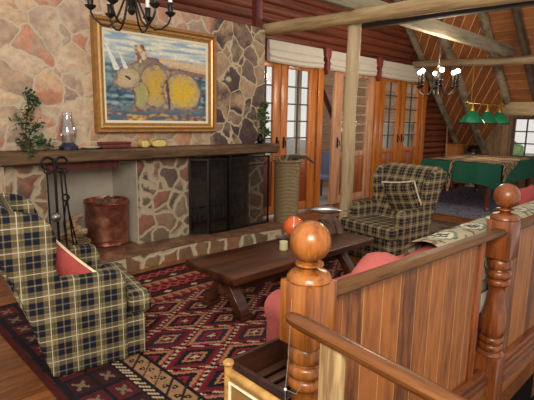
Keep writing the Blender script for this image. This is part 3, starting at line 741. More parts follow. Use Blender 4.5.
for i in range(9): x = -.3+.075*i; mb.tube([(x, -.15, .28), (x, -.15, .1), (x, .15, .1)], .01, 6)
mb.build('grate_bars', M['silver'], fg)
mb = MB()
for sx in (-.32, .32):
    for sy in (-.14, .14): mb.tube([(sx, sy, 0), (sx, sy, .1)], .012, 6)
mb.tube([(-.33, -.15, .28), (.33, -.15, .28)], .012, 6).tube([(-.33, -.15, .1), (.33, -.15, .1)], .012, 6).build('grate_frame', M['black'], fg)

# tall wicker basket
wb = empty('log_basket', (4.81, 4.5, 0), 0, 'tall tan wicker basket standing at the right end of the hearth', 'basket')
mb = MB(); seg = 28
prof = [(.165, 0), (.175, .1), (.18, .5), (.185, .95), (.195, .98), (.175, .98), (.165, .9), (.155, .1)]
mb.lathe(prof, seg=seg)
mb.build('woven_body', M['wicker'], wb); MB().lathe([(.185, .95), (.205, .965), (.202, .99), (.175, .99)], seg=seg, cap=False).build('rim', M['wicker'], wb)
for s_ in (-1, 1): MB().tube([(s_*.18, -.06, .96), (s_*.21, -.03, 1.04), (s_*.21, .03, 1.04), (s_*.18, .06, .96)], .012).build('handle', M['wicker'], wb)
for i, (dx, dz, ln, l) in enumerate(((.12, .02, .55, 'longest dark branch poking right out of the tall wicker basket'), (.02, .05, .4, 'grey branch lying across the top of the tall wicker basket'), (-.08, .03, .36, 'brown branch sticking up left in the tall wicker basket'))):
    mb = MB(); mb.tube([(-.1, 0, -.14), (dx*.3, 0, .05), (dx+.2, -.02, dz+.02), (dx+ln*.6, -.06, dz-.07)], [.03, .03, .025, .015], 7, .4)
    tag(mb.build('branch', [M['rafter_d'], M['rafter'], M['bark']][i], loc=(4.81, 4.48+.06*i-.03, .98)), l, 'branch', 'branches in the tall basket')

# ---------------------------------------------------------------- rugs
def kil(x, y):
    x = round(x/.012)*.012; y = round(y/.012)*.012
    MAR, BLK, TAN, RED, CRM, BRN = '#47171b', '#1c151a', '#98674a', '#74232a', '#ad9475', '#3a1c17'
    if x < .87: return L3('#431a18')
    if x < 1.22:
        if abs(x-.9) < .012: return L3(BLK)
        a = ((x-.9)/.16) % 1-.5; b = (y/.2) % 1-.5
        if abs(abs(a)-abs(b)) < .09 and max(abs(a), abs(b)) < .22: return L3('#6f5a48')
        return L3(BLK) if max(abs(a), abs(b)) > .42 else (L3('#4c1c1e') if int(y/.2) % 2 else L3('#33181c'))
    if x < 1.27: return L3(CRM) if int((x+y)/.024) % 2 else L3(BLK)
    if x < 1.43:
        if x < 1.285 or x > 1.415: return L3(BLK)
        a = (x-1.35)/.065; b = (y/.13) % 1*2-1
        if abs(a-b) < .16 or abs(a-b-2) < .2: return L3('#2a1c1c')
        if math.hypot(a+.3, b-.35) < .28 and math.hypot(a+.3, b-.35) > .12: return L3(BLK)
        if math.hypot(a-.3, b+.35) < .28 and math.hypot(a-.3, b+.35) > .12: return L3(BLK)
        return L3('#8f6c4c')
    if y > 3.98: return L3('#2a1412')
    if y > 3.28:
        s_ = (y-3.28)/.7*6; k = int(s_); f = s_-k
        if f < .1: return L3(BLK)
        if k % 3 == 0:
            a = (x/.09) % 1-.5; return L3(TAN) if abs(a) < f*.5 else L3(RED)
        if k % 3 == 1:
            a = (x/.14) % 1-.5; return L3(CRM) if (abs(a)+abs(f-.5)) < .28 and int(x/.14) % 2 else L3(BRN)
        a = (x/.1) % 1-.5; return L3(MAR) if abs(abs(a)-abs(f-.5)) > .16 else L3('#9a3d36')
    a = (x-1.66)/.53; b = (y-2.33)/.335
    p, q = a+b, a-b; ip, iq = round(p), round(q); fp, fq = p-ip, q-iq; m = max(abs(fp), abs(fq)); par = (ip+iq) % 2; par2 = ip % 3
    if m > .455: return L3(CRM) if int((x+y*.7)/.03) % 2 else L3(BLK)
    if m > .40: return L3(RED)
    if m > .31: return L3(TAN) if par else L3('#5b1b1e')
    if m > .20: return L3(BLK) if par2 != 1 else L3('#2e2130')
    if m > .13: return L3(TAN if not par else RED)
    c1 = abs(abs(fp)-abs(fq)) < .035
    if m < .09 and (abs(fp) < .03 or abs(fq) < .03): return L3(CRM)
    return L3(MAR)
def kil2(x, y):
    c = kil(x, y); k = 1+.25*noise.noise(Vector((x*50, y*12, 0))); return tuple(q*k for q in c)
RX0, RX1, RY0, RY1 = .83, 4.1, 1.3, 4.06
o = gridmesh('kilim_rug', lambda u, v: Vector((RX0+(RX1-RX0)*u, RY0+(RY1-RY0)*v, .009+.002*noise.noise(Vector((u*8, v*8, 0))))), 272, 230, lambda u, v: kil2(RX0+(RX1-RX0)*u, RY0+(RY1-RY0)*v), M['kilim'], thick=.008)
tag(o, 'large red and black kilim rug with tan diamonds before the hearth', 'rug')
def rug2(nm, x0, x1, y0, y1, cols, seed, label):
    def f(u, v):
        x = u*(x1-x0); y = v*(y1-y0); e = min(x, y, x1-x0-x, y1-y0-y)
        if e < .06: return L3(cols[0])
        if e < .25: return L3(cols[1]) if int((x+y)/.07) % 2 else L3(cols[2])
        a = (x/.5) % 1-.5; b = (y/.4) % 1-.5; m = abs(a)+abs(b)
        if m > .46: return L3(cols[3])
        return L3(cols[(int(m/.11)+seed) % len(cols)])
    o = gridmesh(nm, lambda u, v: Vector((x0+(x1-x0)*u, y0+(y1-y0)*v, .008)), 90, 70, f, M['kilim'], thick=.007)
    tag(o, label, 'rug')
rug2('patterned_rug', 7.55, 11.6, 1.6, 4.75, ['#4a363a', '#555060', '#6e6560', '#5f6070', '#423a46', '#82766c'], 1, 'dark grey-blue patterned rug under the billiard table')
rug2('patterned_rug', 5.35, 7.05, 1.5, 4.5, ['#3a2420', '#4d3f34', '#2c2624', '#5a4a3c', '#3d3a36'], 0, 'dark brown patterned rug behind the tartan wing chair by the post')

# ---------------------------------------------------------------- coffee table
ct = empty('coffee_table', (3.0, 2.77, 0), 0, 'long low dark wood trestle coffee table on the kilim rug', 'coffee table')
mb = MB(); mb.b2(-.90, .93, -.31, .31, .34, .40); mb.build('tabletop', M['table'], ct, bevel=.008)
for sx in (-.72, .72):
    mb = MB(); mb.poly([(sx-.05, -.26, .02), (sx-.05, -.17, .02), (sx-.05, -.06, .18), (sx-.05, .06, .18), (sx-.05, .17, .02), (sx-.05, .26, .02), (sx-.05, .22, .1), (sx-.05, .1, .25), (sx-.05, .2, .345), (sx-.05, -.2, .345), (sx-.05, -.1, .25), (sx-.05, -.22, .1)], (.10, 0, 0))
    mb.b2(sx-.06, sx+.06, -.27, -.15, .01, .05); mb.b2(sx-.06, sx+.06, .15, .27, .01, .05)
    mb.build('trestle_leg', M['table'], ct, bevel=.006)
MB().b2(-.78, .78, -.035, .035, .16, .25).build('stretcher', M['table'], ct, bevel=.006)
tag(MB().lathe([(0, 0), (.036, 0), (.038, .005), (.038, .075), (.03, .08), (0, .076)], seg=20).build('pillar_candle', M['wax'], loc=(2.93, 2.76, .402)), 'short ivory pillar candle standing on the coffee table', 'candle')
ob = empty('orange_globe', (3.32, 3.0, .415), 0, 'shiny orange round globe with a pale stripe on the coffee table', 'globe')
mb = MB(); mb.sphere((0, 0, .1), .1, 4); mb.build('sphere_body', M['orange'], ob)
MB().lathe([(.04, -.013), (.045, -.009), (.03, .012)], seg=20).build('foot', M['silver'], ob)
mb = MB(); mb.tube([(-.07*math.sin(a)*1-.066*math.sin(a)*.0, -.068*math.sin(a), .1+.102*math.cos(a)) for a in [.25+i*.15 for i in range(17)]], .004, 6); mb.build('pale_stripe', M['candle'], ob)
tag(MB().lathe([(.02, 0), (.03, .005), (.075, .03), (.078, .033), (.03, .012)], seg=24).build('metal_dish', M['silver'], loc=(3.17, 3.0, .402)), 'small silver dish on the coffee table left of the orange globe', 'dish')
fi = empty('fish_sculpture', (3.74, 2.9, .402), R(-50), 'silver fish ornament lying on a driftwood stand on the coffee table', 'ornament')
mb = MB(); n = 14; rings = []
prof = [(-.19, .004), (-.17, .015), (-.13, .028), (-.07, .038), (0, .04), (.06, .032), (.11, .018), (.14, .01), (.17, .012), (.2, .02), (.23, .008)]
mb2 = []
for x, r in prof:
    fl = 1.0 if x < .14 else .35
    rings.append([mb.bm.verts.new((x, math.cos(2*PI*i/n)*r*(.55 if x < .14 else 1.8), .235+math.sin(2*PI*i/n)*r*fl)) for i in range(n)])
for a, b in zip(rings, rings[1:]):
    for i in range(n): mb.bm.faces.new((a[i], a[(i+1) % n], b[(i+1) % n], b[i]))
mb.bm.faces.new(rings[0]); mb.bm.faces.new(rings[-1])
mb.build('fish_body', M['silver'], fi)
MB().poly([(-.02, -.004, .265), (.05, -.004, .262), (.03, -.004, .295)], (0, .008, 0)).build('fin', M['silver'], fi)
MB().tube([(0, 0, 0), (.01, 0, .08), (-.01, 0, .15), (.0, 0, .2)], [.07, .05, .06, .03], 9, .5).tube([(.12, .01, .0), (.1, 0, .1), (.05, 0, .17)], [.04, .035, .02], 8, .5).build('driftwood_stand', M['drift'], fi)

# ---------------------------------------------------------------- armchairs
def armchair(loc, rz, mat, label):
    e = empty('wing_armchair', loc, rz, label, 'armchair')
    for s in (-1, 1):
        y = s*.325 - .05
        mb = MB(); mb.poly([(x, y, z) for x, z in ((-.31, .0), (.14, .0), (.14, .5), (.135, .56), (.1, .6), (0, .605), (-.2, .6), (-.45, .61), (-.46, .54))], (0, .1, 0)); mb.build('arm', mat, e, bevel=.022, seg=3, uv=True)
        mb = MB(); mb.poly([(x, s*.33-.035, z) for x, z in ((-.44, .5), (-.3, .56), (-.235, .60), (-.265, .68), (-.25, .76), (-.25, .86), (-.28, .94), (-.34, .995), (-.44, 1.02), (-.6, 1.0), (-.62, .95))], (0, .07, 0))
        for v in mb.bm.verts: v.co.y += s*.10*max(0, v.co.z-.6)**1.0
        mb.build('wing', mat, e, bevel=.02, seg=3, uv=True)
    mb = MB(); q = [(-.3, .1), (-.17, .35), (-.40, .9), (-.44, .99), (-.5, 1.045), (-.58, 1.045), (-.64, 1.0), (-.62, .93), (-.32, .1)]
    mb.poly([(x, -.30, z) for x, z in q], (0, .60, 0))
    for v in mb.bm.verts: v.co.y *= 1+.3*max(0, v.co.z-.6)
    mb.build('backrest', mat, e, bevel=.03, seg=3, uv=True)
    MB().b2(-.3, .26, -.275, .275, .01, .3).b2(.0, .26, -.36, .36, .01, .285).build('seat_base', mat, e, bevel=.018, seg=3, uv=True)
    mb = MB(); mb.poly([(-.28, -.275, .3), (.15, -.275, .3), (.15, -.375, .3), (.30, -.375, .3), (.30, .375, .3), (.15, .375, .3), (.15, .275, .3), (-.28, .275, .3)], (0, 0, .13)); mb.build('seat_cushion', mat, e, bevel=.03, seg=3, uv=True)
    for sx in (-.24, .16):
        for sy in (-.3, .3): MB().lathe([(.018, 0), (.028, .07)], (sx, sy, 0), 10).build('foot', M['mahog'], e)
    return e
armchair((1.26, 2.975, .011), R(-11), M['plaid'], 'navy and tan tartan wing armchair at the left edge, beside the hearth')
armchair((4.6, 2.8, .001), R(173), M['plaid2'], 'brown and tan tartan wing armchair right of the round log post')

def cushion(name, loc, rot, w, h, t, mat, label, pip=M['piping'], uv=False):
    e = empty(name, loc, 0, label, 'cushion'); e.rotation_euler = rot
    mb = MB(); n = 14; top = []; bot = []
    def shp(i, j):
        a = i/n*2-1; b = j/n*2-1; k = 1-.07*(abs(a)**2*(1-abs(b)**2)*0+ (1-abs(a*b)))*0
        px = a*w/2*(1-.06*(1-b*b)*(abs(a)**4)) ; pz = b*h/2*(1-.06*(1-a*a)*(abs(b)**4))
        th = t/2*((1-a**4)*(1-b**4))**.5
        return px, pz, th
    V = {}
    for i in range(n+1):
        for j in range(n+1):
            px, pz, th = shp(i, j); ed = i in (0, n) or j in (0, n)
            V[i, j, 0] = mb.bm.verts.new((px, -th, pz)); V[i, j, 1] = V[i, j, 0] if ed else mb.bm.verts.new((px, th, pz))
    for i in range(n):
        for j in range(n):
            for k in (0, 1): mb.bm.faces.new([V[i, j, k], V[i+1, j, k], V[i+1, j+1, k], V[i, j+1, k]])
    mb.build('cushion_cover', mat, e, uv=uv)
    pts = [shp(i, 0) for i in range(n+1)]+[shp(n, j) for j in range(1, n+1)]+[shp(i, n) for i in range(n-1, -1, -1)]+[shp(0, j) for j in range(n-1, -1, -1)]
    if pip: MB().tube([(p[0], 0, p[1]) for p in pts], .0085, 6).build('piping', pip, e)
    return e
cushion('scatter_cushion', (1.02, 2.83, .60), (R(15), R(42), R(-40)), .32, .32, .13, M['redcloth'], 'faded red cushion with cream piping on the left tartan armchair')
cushion('scatter_cushion', (4.80, 2.66, .69), (R(-24), R(8), R(83)), .44, .42, .13, M['plaid2'], 'tartan cushion with cream piping leaning in the armchair by the log post', uv=True)

# ---------------------------------------------------------------- pink sofa, throw, cushion
so = empty('pink_sofa', (1.54, .985, 0.012), 0, 'dusty pink upholstered sofa standing with its back to the wooden balustrade', 'sofa')
SL = 3.25
mb = MB(); pts = []
# back with a raised rounded left corner, following a top outline
top = [(0.0, .5), (.02, .65), (.06, .77), (.12, .86), (.19, .905), (.26, .90), (.33, .875), (.40, .84), (.48, .825), (.6, .835), (.8, .85), (1.0, .862), (1.8, .865), (2.6, .86), (3.1, .86), (3.2, .8), (3.25, .6)]
rings = []
for y, zs, xs in ((.0, 1.035, 1), (.03, 1.055, 1), (.08, 1.065, 1), (.13, 1.055, 1), (.16, 1.02, 1)):
    rings.append([mb.bm.verts.new((x, y, z*zs)) for x, z in top] + [mb.bm.verts.new((3.25, y, .1)), mb.bm.verts.new((0, y, .1))])
m = len(rings[0])
for a, b in zip(rings, rings[1:]):
    for i in range(m): mb.bm.faces.new((a[i], a[(i+1) % m], b[(i+1) % m], b[i]))
mb.bm.faces.new(rings[0]); mb.bm.faces.new(rings[-1][::-1])
mb.build('sofa_back', M['pink'], so)
MB().tube([(x, -.004, z-.05) for x, z in top[1:8]], .006, 6).build('back_piping', M['pink'], so)
MB().b2(.48, SL-.2, .15, .88, .08, .3).build('sofa_base', M['pink'], so, bevel=.02)
for k in range(3):
    w = (SL-.76)/3; MB().b2(.53+k*w+.01, .53+(k+1)*w-.01, .17, .92, .3, .45).build('seat_cushion', M['pink'], so, bevel=.04, seg=3)
for x0 in (.34, SL-.22):
    mb = MB(); prof = [(0.02, .05), (.2, .05), (.2, .32), (.215, .35)] + [(.11+.115*math.cos(a), .41+.085*math.sin(a)) for a in [i*PI/8 for i in range(9)]] + [(.005, .35), (.02, .32)]
    mb.poly([(x0+x, .12, z) for x, z in prof], (0, .82, 0)); mb.build('scroll_arm', M['pink'], so, bevel=.015, seg=2)
for x in (.4, SL-.08):
    for y in (.06, .86): MB().lathe([(.02, 0), (.03, .09)], (x, y, 0), 10).build('foot', M['mahog'], so)

def thr(u, v):
    x = u*2.7; y = v*1.1; n = noise.noise(Vector((x*3, y*3, 0)))
    c = L3('#a8987a')
    a = (x/.42) % 1-.5; b = (y/.36) % 1-.5; d = math.hypot(a, b)+.1*n
    if d < .38: c = L3('#a39c80')
    if d < .31: c = L3('#6d7769')
    if d < .24: c = L3('#c4baa0')
    if d < .16 and int(x/.03+y/.05) % 2: c = L3('#39403e')
    if abs(b) > .47 and d > .4: c = L3('#6b5140')
    if noise.noise(Vector((x*14, y*14, 3))) > .32: c = L3('#6d5d48')
    k = 1+.15*noise.noise(Vector((x*60, y*60, 0))); return tuple(q*k for q in c)
def thp(u, v):
    x = 2.16+2.55*u; s = v*1.1; w = .012*noise.noise(Vector((x*5, s*5, 0)))
    # rises on the rail side, over the back, down to the seat side
    if s < .36: return Vector((x, .972-w-.006, .56+s))
    if s < .42: t = (s-.36)/.06; return Vector((x, .972-.006+.03*t, .92+.022*t+w))
    if s < .64: t = (s-.42)/.22; return Vector((x, .996+.14*t, .945+.008*math.sin(PI*t)+w))
    if s < .70: t = (s-.64)/.06; return Vector((x, 1.136+.03*t, .943-.03*t))
    t = (s-.70)/.4; return Vector((x, 1.172+w, .913-.36*t))
th = empty('woven_throw', (0, 0, 0), 0, 'cream throw with green medallions draped over the back of the pink sofa', 'throw')
gridmesh('throw_cloth', thp, 120, 60, thr, M['throwm'], th)
mb = MB()
for i in range(130):
    x = 2.17+2.53*i/129; mb.tube([(x, .964, .565), (x+random.uniform(-.006, .006), .958, .50), (x+random.uniform(-.01, .01), .962, .45)], .0045, 4)
tag(mb.build('fringe', M['fringe'], th), kind='stuff', label='cream wool fringe')
cushion('scatter_cushion', (4.5, 1.27, .80), (R(-15), 0, R(0)), .42, .42, .14, M['redcloth'], 'plain red cushion at the far end of the pink sofa', pip=None)

# ---------------------------------------------------------------- balustrade
def newel(loc, mat, label, zb):
    e = empty('newel_post', loc, 0, label, 'newel post', 'turned newel posts')
    def L(p, n, **k): return MB().lathe([(r, z) for r, z in p], seg=32).build(n, mat, e, **k)
    L([(.0, 1.2385)] + [(.066*math.sin(a), 1.172+.0665*math.cos(a)) for a in [i*PI/16 for i in range(1, 15)]][::1] + [(.022, 1.108)], 'ball_finial')
    L([(.022, 1.11), (.03, 1.106), (.045, 1.103), (.046, 1.097), (.03, 1.092), (.025, 1.086), (.034, 1.08), (.058, 1.075), (.07, 1.062), (.073, 1.05), (.07, 1.045)], 'collar')
    mb = MB(); w = .066
    mb.b2(-w, w, -w, w, .835, 1.046); mb.build('upper_block', mat, e, bevel=.006)
    # chamfered underside + beads + vase + beads
    pr_ = [(.058, .835)]
    def bead(z0, z1, r, k): return [(k, z1)] + [(k+(r-k)*math.sin(a), (z0+z1)/2+(z1-z0)/2*math.cos(a)) for a in [PI*i/8 for i in range(1, 8)]] + [(k, z0)]
    p = [(.05, .84)] + bead(.77, .83, .064, .05) + bead(.722, .765, .066, .052) + bead(.678, .718, .064, .05) + [(.043, .67), (.042, .64), (.05, .58), (.063, .52), (.068, .46), (.066, .42), (.055, .385)] + bead(.345, .383, .062, .052) + bead(.30, .34, .062, .05) + [(.06, .295), (.07, .28), (.06, .27)]
    L(p, 'turned_shaft')
    MB().b2(-w, w, -w, w, zb, .275).build('lower_block', mat, e, bevel=.006)
    return e
newel((1.10, .92, 0), M['newel'], 'honey-coloured turned newel post with ball top, nearest the camera', -.5)
newel((2.62, .85, 0), M['newel_r'], 'reddish turned newel post with ball top, farther along the balustrade', -.5)
def bal(x0, y0, x1, y1, label, stub):
    L = math.hypot(x1-x0, y1-y0); a = math.atan2(y1-y0, x1-x0)
    e = empty('balustrade', (x0, y0, 0), a, label, 'balustrade')
    mb = MB(); mb.poly([(0, y, z) for y, z in ((-.044, .975), (-.048, .985), (-.044, .997), (-.03, 1.005), (.012, 1.005), (.024, .997), (.028, .985), (.024, .975))], (L, 0, 0)); mb.build('handrail', M['rail'], e, bevel=.004)
    MB().b2(.09, L-.15, .012, .034, .2, .975).build('board_panel', M['panelpine'], e, uv=True, smooth=False)
    for x in (.055, L-.19): MB().b2(x, x+.06, -.0, .045, .13, .975).build('end_stile', M['frame_w'], e, bevel=.005)
    mb = MB(); mb.b2(0, L, -.035, .035, .12, .16); mb.b2(.02, L-.02, -.028, .028, .16, .20); mb.build('base_rail', M['frame_x'], e, bevel=.006)
    MB().b2(0, L, -.03, .02, -.32, .12).build('fascia_board', M['frame_x'], e, bevel=.005)
bal(1.165, .917, 2.557, .853, 'pine-boarded balustrade panel between the two turned newel posts', 0)
bal(2.685, .847, 4.6, .80, 'pine-boarded balustrade panel right of the farther newel post', 0)

# foreground landing handrail on its pale post
hr = empty('landing_handrail', (.862, .775, 0), R(-90), 'short dark varnished handrail with rounded end on a pale plank post', 'handrail')
mb = MB(); rings = []
sect = [(-.021, -.010), (-.023, .003), (-.015, .013), (0, .016), (.015, .013), (.023, .003), (.021, -.010), (.013, -.018), (-.013, -.018)]
for i, (x, k) in enumerate(((-.018, .35), (-.008, .72), (.008, .92), (.03, 1), (.2, 1), (.5, 1))):
    rings.append([mb.bm.verts.new((x, y*k, 1.035 - .08*x + z*k)) for y, z in sect])
m = len(sect)
for a, b in zip(rings, rings[1:]):
    for i in range(m): mb.bm.faces.new((a[i], a[(i+1) % m], b[(i+1) % m], b[i]))
mb.bm.faces.new(rings[0]); mb.bm.faces.new(rings[-1])
mb.build('rail', M['raily'], hr)
MB().b2(.105, .17, -.012, .012, 0, 1.008).build('plank_post', M['pine_raw'], hr, bevel=.003)

# rattan chair back at the lower edge
rc = empty('rattan_screen', (.80, .96, -.025), R(-90), 'honey rattan framed panel with woven cane at the bottom edge of the view', 'rattan panel')
MB().tube([(0, 0, 0), (0, 0, .87)], .0125, 12).sphere((0, 0, .878), .0165, 3, (1, 1, .7)).build('corner_post', M['rattan'], rc)
MB().tube([(0, 0, .85), (.2, 0, .845), (.45, 0, .84)], .0125, 12).build('top_rail', M['rattan'], rc)
MB().tube([(0, 0, .1), (.45, 0, .1)], .0125, 12).tube([(.45, 0, 0), (.45, 0, .85)], .0125, 12).build('lower_rail', M['rattan'], rc)
MB().b2(.01, .44, -.004, .004, .11, .84).build('cane_webbing', M['cane'], rc)
mb = MB(); mb.tube([(.016, -.008, .12), (.016, -.008, .825), (.44, -.008, .82)], .005, 6); mb.build('binding_cane', M['piping'], rc)

# dark slatted crate
cr = empty('slatted_crate', (1.30, 1.18, 0.011), 0, 'dark stained open wooden crate with slatted bottom beside the nearest newel post', 'crate')
W, D, H = .38, .39, .42
MB().b2(0, W, D-.02, D, 0, H).build('back_side', M['darkwood'], cr, bevel=.004)
MB().b2(0, W, 0, .02, 0, H*.95).build('front_side', M['darkwood'], cr, bevel=.004)
for x in (0, W-.02): MB().b2(x, x+.02, .02, D-.02, 0, H).build('end_side', M['darkwood'], cr, bevel=.004)
for k in range(5): MB().b2(.02, W-.02, .03+k*.07, .03+k*.07+.045, .29, .305).build('slat', M['slatw'], cr, bevel=.003)
# cord round the newel
cd = empty('nylon_cord', (1.0, .86, 0), 0, 'thin clear nylon cord with a small bead hanging beside the nearest newel post', 'cord')
MB().tube([(.02, .06, 1.0), (.0, .05, .8), (-.02, .04, .72), (-.03, .03, .5)], .0008, 5).tube([(-.02, .04, .72), (.01, .02, .70), (.05, .03, .72)], .0008, 5).build('cord_strand', M['clear'], cd)
MB().sphere((-.02, .04, .72), .005, 2).build('bead', M['candle'], cd)

# ---------------------------------------------------------------- billiard table
ptb = empty('billiard_table', (9.6, 3.605, 0.009), 0, 'full-size billiard table with dark turned legs under a green cloth', 'billiard table')
MB().b2(-1.24, 1.24, -.665, .665, .66, .83).build('table_bed', M['mahog'], ptb, bevel=.02)
for sx in (-1.1, 1.1):
    for sy in (-.53, .53):
        MB().lathe([(.03, 0), (.045, .02), (.035, .05), (.04, .1), (.055, .3), (.075, .5), (.08, .56), (.06, .58), (.085, .6), (.085, .66)], (sx, sy, 0), 20).build('leg', M['mahog'], ptb)
gc = MB(); hx_, hy_ = 1.272, .697; N = 120; per = []
def rect(t):
    P = [(-hx_, -hy_), (hx_, -hy_), (hx_, hy_), (-hx_, hy_)]; Ls = [2*hx_, 2*hy_, 2*hx_, 2*hy_]; s = t*sum(Ls)
    for i in range(4):
        if s <= Ls[i]: a, b = P[i], P[(i+1) % 4]; f = s/Ls[i]; return Vector((a[0]+(b[0]-a[0])*f, a[1]+(b[1]-a[1])*f)), min(s, Ls[i]-s)
        s -= Ls[i]
    return Vector(P[0]), 0
r0, r1, r2, r3 = [], [], [], []
for i in range(N):
    p, cd_ = rect(i/N); drop = .36+.07*math.exp(-cd_*6)+.008*math.sin(i*.8); fl = 1+.012*math.sin(i*1.1)+.01
    n_ = p.normalized()
    r0.append(gc.bm.verts.new((p.x*.97, p.y*.97, .845))); r1.append(gc.bm.verts.new((p.x, p.y, .835)))
    r2.append(gc.bm.verts.new((p.x*fl, p.y*fl, .66))); r3.append(gc.bm.verts.new((p.x*(fl+.012*math.sin(i*1.1)), p.y*(fl+.014*math.sin(i*1.1)), .845-drop)))
for a, b in ((r0, r1), (r1, r2), (r2, r3)):
    for i in range(N): gc.bm.faces.new((a[i], a[(i+1) % N], b[(i+1) % N], b[i]))
gc.bm.faces.new(r0)
tag(gc.build('table_cover', M['green'], loc=(9.6, 3.605, .012)), 'dark green cloth cover hanging over the billiard table', 'table cover')
def hidec(u, v):
    n = noise.noise(Vector((u*7, v*14, 0))); s = math.sin((u*46+4*noise.noise(Vector((u*5, v*5, 2))))+v*8)
    return mixc(L3('#8a7358'), L3('#2c211a'), 1 if s > .25 else 0) if n > -.35 else L3('#6d5740')
hd = empty('animal_hide', (0, 0, 0), 0, 'striped brown animal hide spread over the green billiard table cover', 'hide')
def hp(u, v):
    x = 8.36+2.3*u; y = 2.935+1.3*v
    e = .05*noise.noise(Vector((x*3, y*3, 0)))
    return Vector((x+e, y+e, .866+.012*noise.noise(Vector((x*5, y*5, 1)))))
gridmesh('hide_body', hp, 60, 40, hidec, M['hide'], hd)
def tri(u, v):
    x = 8.55+.75*u; dz = (.34*(1-abs(u-.12)/.88))*v; return Vector((x, 2.925-.045*min(1, v*5)-.01*math.sin(u*9), .866-dz))
gridmesh('hanging_flap', tri, 30, 16, hidec, M['hide'], hd)
def strap(u, v): y = 3.66+.05*u+.03*v; return Vector((8.345-.045*min(1, v*6)-.008, y, .868-.56*v))
gridmesh('hanging_leg', strap, 4, 20, hidec, M['hide'], hd)

bl = empty('billiard_lamp', (9.45, 3.6, 1.52), 0, 'brass bar lamp with three green glass shades hanging over the billiard table', 'pendant lamp')
MB().tube([(-.9, 0, .39), (.9, 0, .39)], .018, 10).sphere((-.92, 0, .39), .03, 2).sphere((.92, 0, .39), .03, 2).build('brass_bar', M['brass'], bl)
for x in (-.67, .03, .68):
    MB().lathe([(.05, .25), (.08, .23), (.22, .05), (.225, .03)], (x, 0, 0), 28, cap=False).build('glass_shade', M['lampgreen'], bl)
    q = MB().lathe([(.045, .242), (.07, .22), (.21, .045), (.22, .03)], (x, 0, 0), 28, cap=False).build('shade_lining', M['lampin'], bl)
    MB().lathe([(.015, .39), (.02, .33), (.045, .29), (.05, .24), (.02, .24)], (x, 0, 0), 16).build('shade_holder', M['brass'], bl)
    MB().lathe([(.218, .01), (.23, .01), (.23, .035), (.218, .035)], (x, 0, 0), 28, cap=False).build('shade_rim', M['black'], bl)
for x in (-.75, .75): MB().tube([(x, 0, .39), (x-.05, 0, 1.4 if x > 0 else 1.9)], .004, 6).build('hanging_rod', M['brass'], bl)

cq = tag(MB().tube([(11.05, 5.0, .01), (11.1, 5.12, 1.45)], [.014, .007], 8).build('cue_stick', M['pale_log']), 'pale billiard cue leaning on the dark red wall behind the table', 'cue')
cb = empty('small_cabinet', (11.38, 5.0, 0), 0, 'small orange-brown wooden cabinet against the red wall behind the billiard table', 'cabinet')
MB().b2(-.25, .25, -.14, .14, .06, 1.0).build('body', M['orangebox'], cb, bevel=.008); MB().b2(-.27, .27, -.16, .15, 1.0, 1.03).build('top', M['orangebox'], cb, bevel=.006)
MB().b2(-.22, .22, -.155, -.142, .1, .96).build('door', M['orangebox'], cb, bevel=.004)
for sx in (-.22, .22):
    for sy in (-.11, .11): MB().b2(sx-.02, sx+.02, sy-.02, sy+.02, 0, .06).build('foot', M['orangebox'], cb)
st = empty('ornament_stand', (11.55, 4.62, 0.0), 0, 'dark topped ornament on a pale stem behind the billiard table', 'ornament')
MB().lathe([(.13, 0), (.13, .03), (.03, .05), (.025, .8), (.04, .84)], seg=16).build('stem', M['white'], st)
MB().lathe([(.08, .84), (.15, .87), (.15, .92), (.1, .93), (.12, 1.0), (0, 1.02)], seg=20).build('top', M['black'], st)

# ---------------------------------------------------------------- chandeliers
def chandelier(loc, narm, rad, lit, label, ztop, rot0=0, hook=None):
    e = empty('chandelier', loc, rot0, label, 'chandelier', 'iron candle chandeliers')
    MB().lathe([(.0, -.03), (.018, -.02), (.03, .0), (.02, .03), (.035, .06), (.05, .09), (.05, .13), (.03, .16), (.02, .22), (.03, .26), (.012, .3), (.0, .31)], seg=20).build('centre_body', M['iron'], e)
    for k in range(narm):
        a = 2*PI*k/narm; c, s = math.cos(a), math.sin(a)
        prof = [(.03, .12), (.07, .02), (.11, -.075), (.16, -.115), (.21, -.105), (.255, -.07), (rad, -.03), (rad, -.0)]
        ar = MB().tube([(r*c, r*s, z) for r, z in prof], .0075, 7).build('arm', M['iron'], e)
        MB().lathe([(.012, .04), (.036, .06), (.04, .07), (.02, .075), (.022, .13), (.026, .135), (.018, .14)], (rad*c, rad*s, -.055), 14).build('candle_cup', M['iron'], ar)
        MB().lathe([(.0155, .13), (.0155, .25), (.005, .255)], (rad*c, rad*s, -.055), 12).build('candle_sleeve', M['iron'] if lit else M['candle'], ar)
        if lit:
            MB().sphere((rad*c, rad*s, .217), .033, 3).build('bulb', M['bulb'], ar)
    h = ztop - loc[2] - .3; n = int(h/.045); mb = MB()
    for i in range(n):
        z = .3+h*(i+.5)/n
        pts = [((.012*math.cos(t_), 0, z+.027*math.sin(t_)) if i % 2 else (0, .012*math.cos(t_), z+.027*math.sin(t_))) for t_ in [2*PI*j/10 for j in range(11)]]
        mb.tube(pts, .0028, 5)
    tag(mb.build('chain', M['iron'], e), kind='stuff')
    return e
chandelier((1.75, 3.2, 2.29), 6, .275, False, 'dark iron candle chandelier hanging in front of the painting', 4.05, R(35.5))
tag(MB().b2(1.68, 1.82, .8, 5.15, 4.05, 4.2).build('chandelier_beam', M['grey_beamy'], bevel=.01), 'high beam above the picture carrying the near chandelier', 'beam')
chandelier((6.62, 3.25, 2.05), 6, .275, True, 'lit iron candle chandelier hanging from the grey plank beam', 2.765, R(35.5))

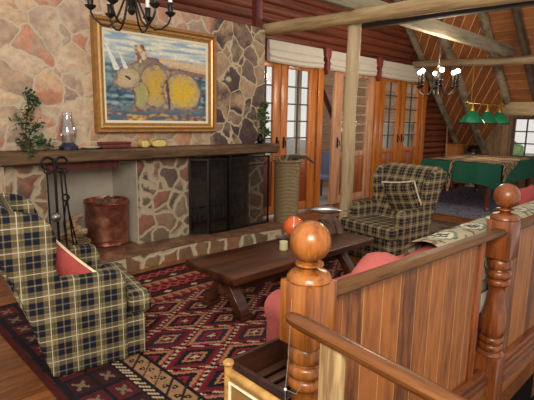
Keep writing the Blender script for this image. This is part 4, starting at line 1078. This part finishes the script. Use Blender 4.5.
# ---------------------------------------------------------------- light, camera
w = bpy.data.worlds.new('World'); S.world = w; w.use_nodes = True
bg = w.node_tree.nodes['Background']; bg.inputs[0].default_value = (1, .955, .89, 1); bg.inputs[1].default_value = .86
def area(name, loc, target, size, power, col, sy=None):
    l = bpy.data.lights.new(name, 'AREA'); l.energy = power; l.color = col; l.size = size
    if sy: l.shape = 'RECTANGLE'; l.size_y = sy
    o = bpy.data.objects.new(name, l); COL.objects.link(o); o.location = loc
    o.rotation_euler = (Vector(target)-Vector(loc)).to_track_quat('-Z', 'Y').to_euler(); return o
area('soft_fill', (-1.2, -1.2, 3.0), (3.5, 3.6, .8), 2.2, 190, (1, .93, .84), 1.6)  # added soft fill behind the camera, standing in for an unseen window
area('camera_flash', (.02, -.05, 1.95), (4.5, 4.4, 1.3), .25, 22, (1, .92, .8))
for nm, loc, p in (('chandelier_light', (6.62, 3.25, 2.42), 90), ('billiard_light', (9.45, 3.5, 1.5), 25)):
    l = bpy.data.lights.new(nm, 'POINT'); l.energy = p; l.color = (1, .82, .6); l.shadow_soft_size = .25
    o = bpy.data.objects.new(nm, l); COL.objects.link(o); o.location = loc

f, yaw, pitch, roll = 465.43, R(45.50396), R(9.88909), R(1.10109)
fw = Vector((math.cos(yaw)*math.cos(pitch), math.sin(yaw)*math.cos(pitch), -math.sin(pitch)))
r = Vector((math.sin(yaw), -math.cos(yaw), 0)); u = r.cross(fw)
r2 = math.cos(roll)*r + math.sin(roll)*u; u2 = -math.sin(roll)*r + math.cos(roll)*u
cam = bpy.data.cameras.new('Camera'); co = bpy.data.objects.new('Camera', cam); COL.objects.link(co)
m3 = Matrix((r2, u2, -fw)).transposed(); co.matrix_world = Matrix.Translation((0, 0, 1.55)) @ m3.to_4x4()
cam.sensor_width = 36; cam.lens = f*36/534; cam.clip_start = .05; cam.clip_end = 200
S.camera = co
S.view_settings.view_transform = 'Standard'; S.view_settings.look = 'None'; S.view_settings.gamma = 1; S.view_settings.exposure = 0
S.view_settings.use_curve_mapping = False
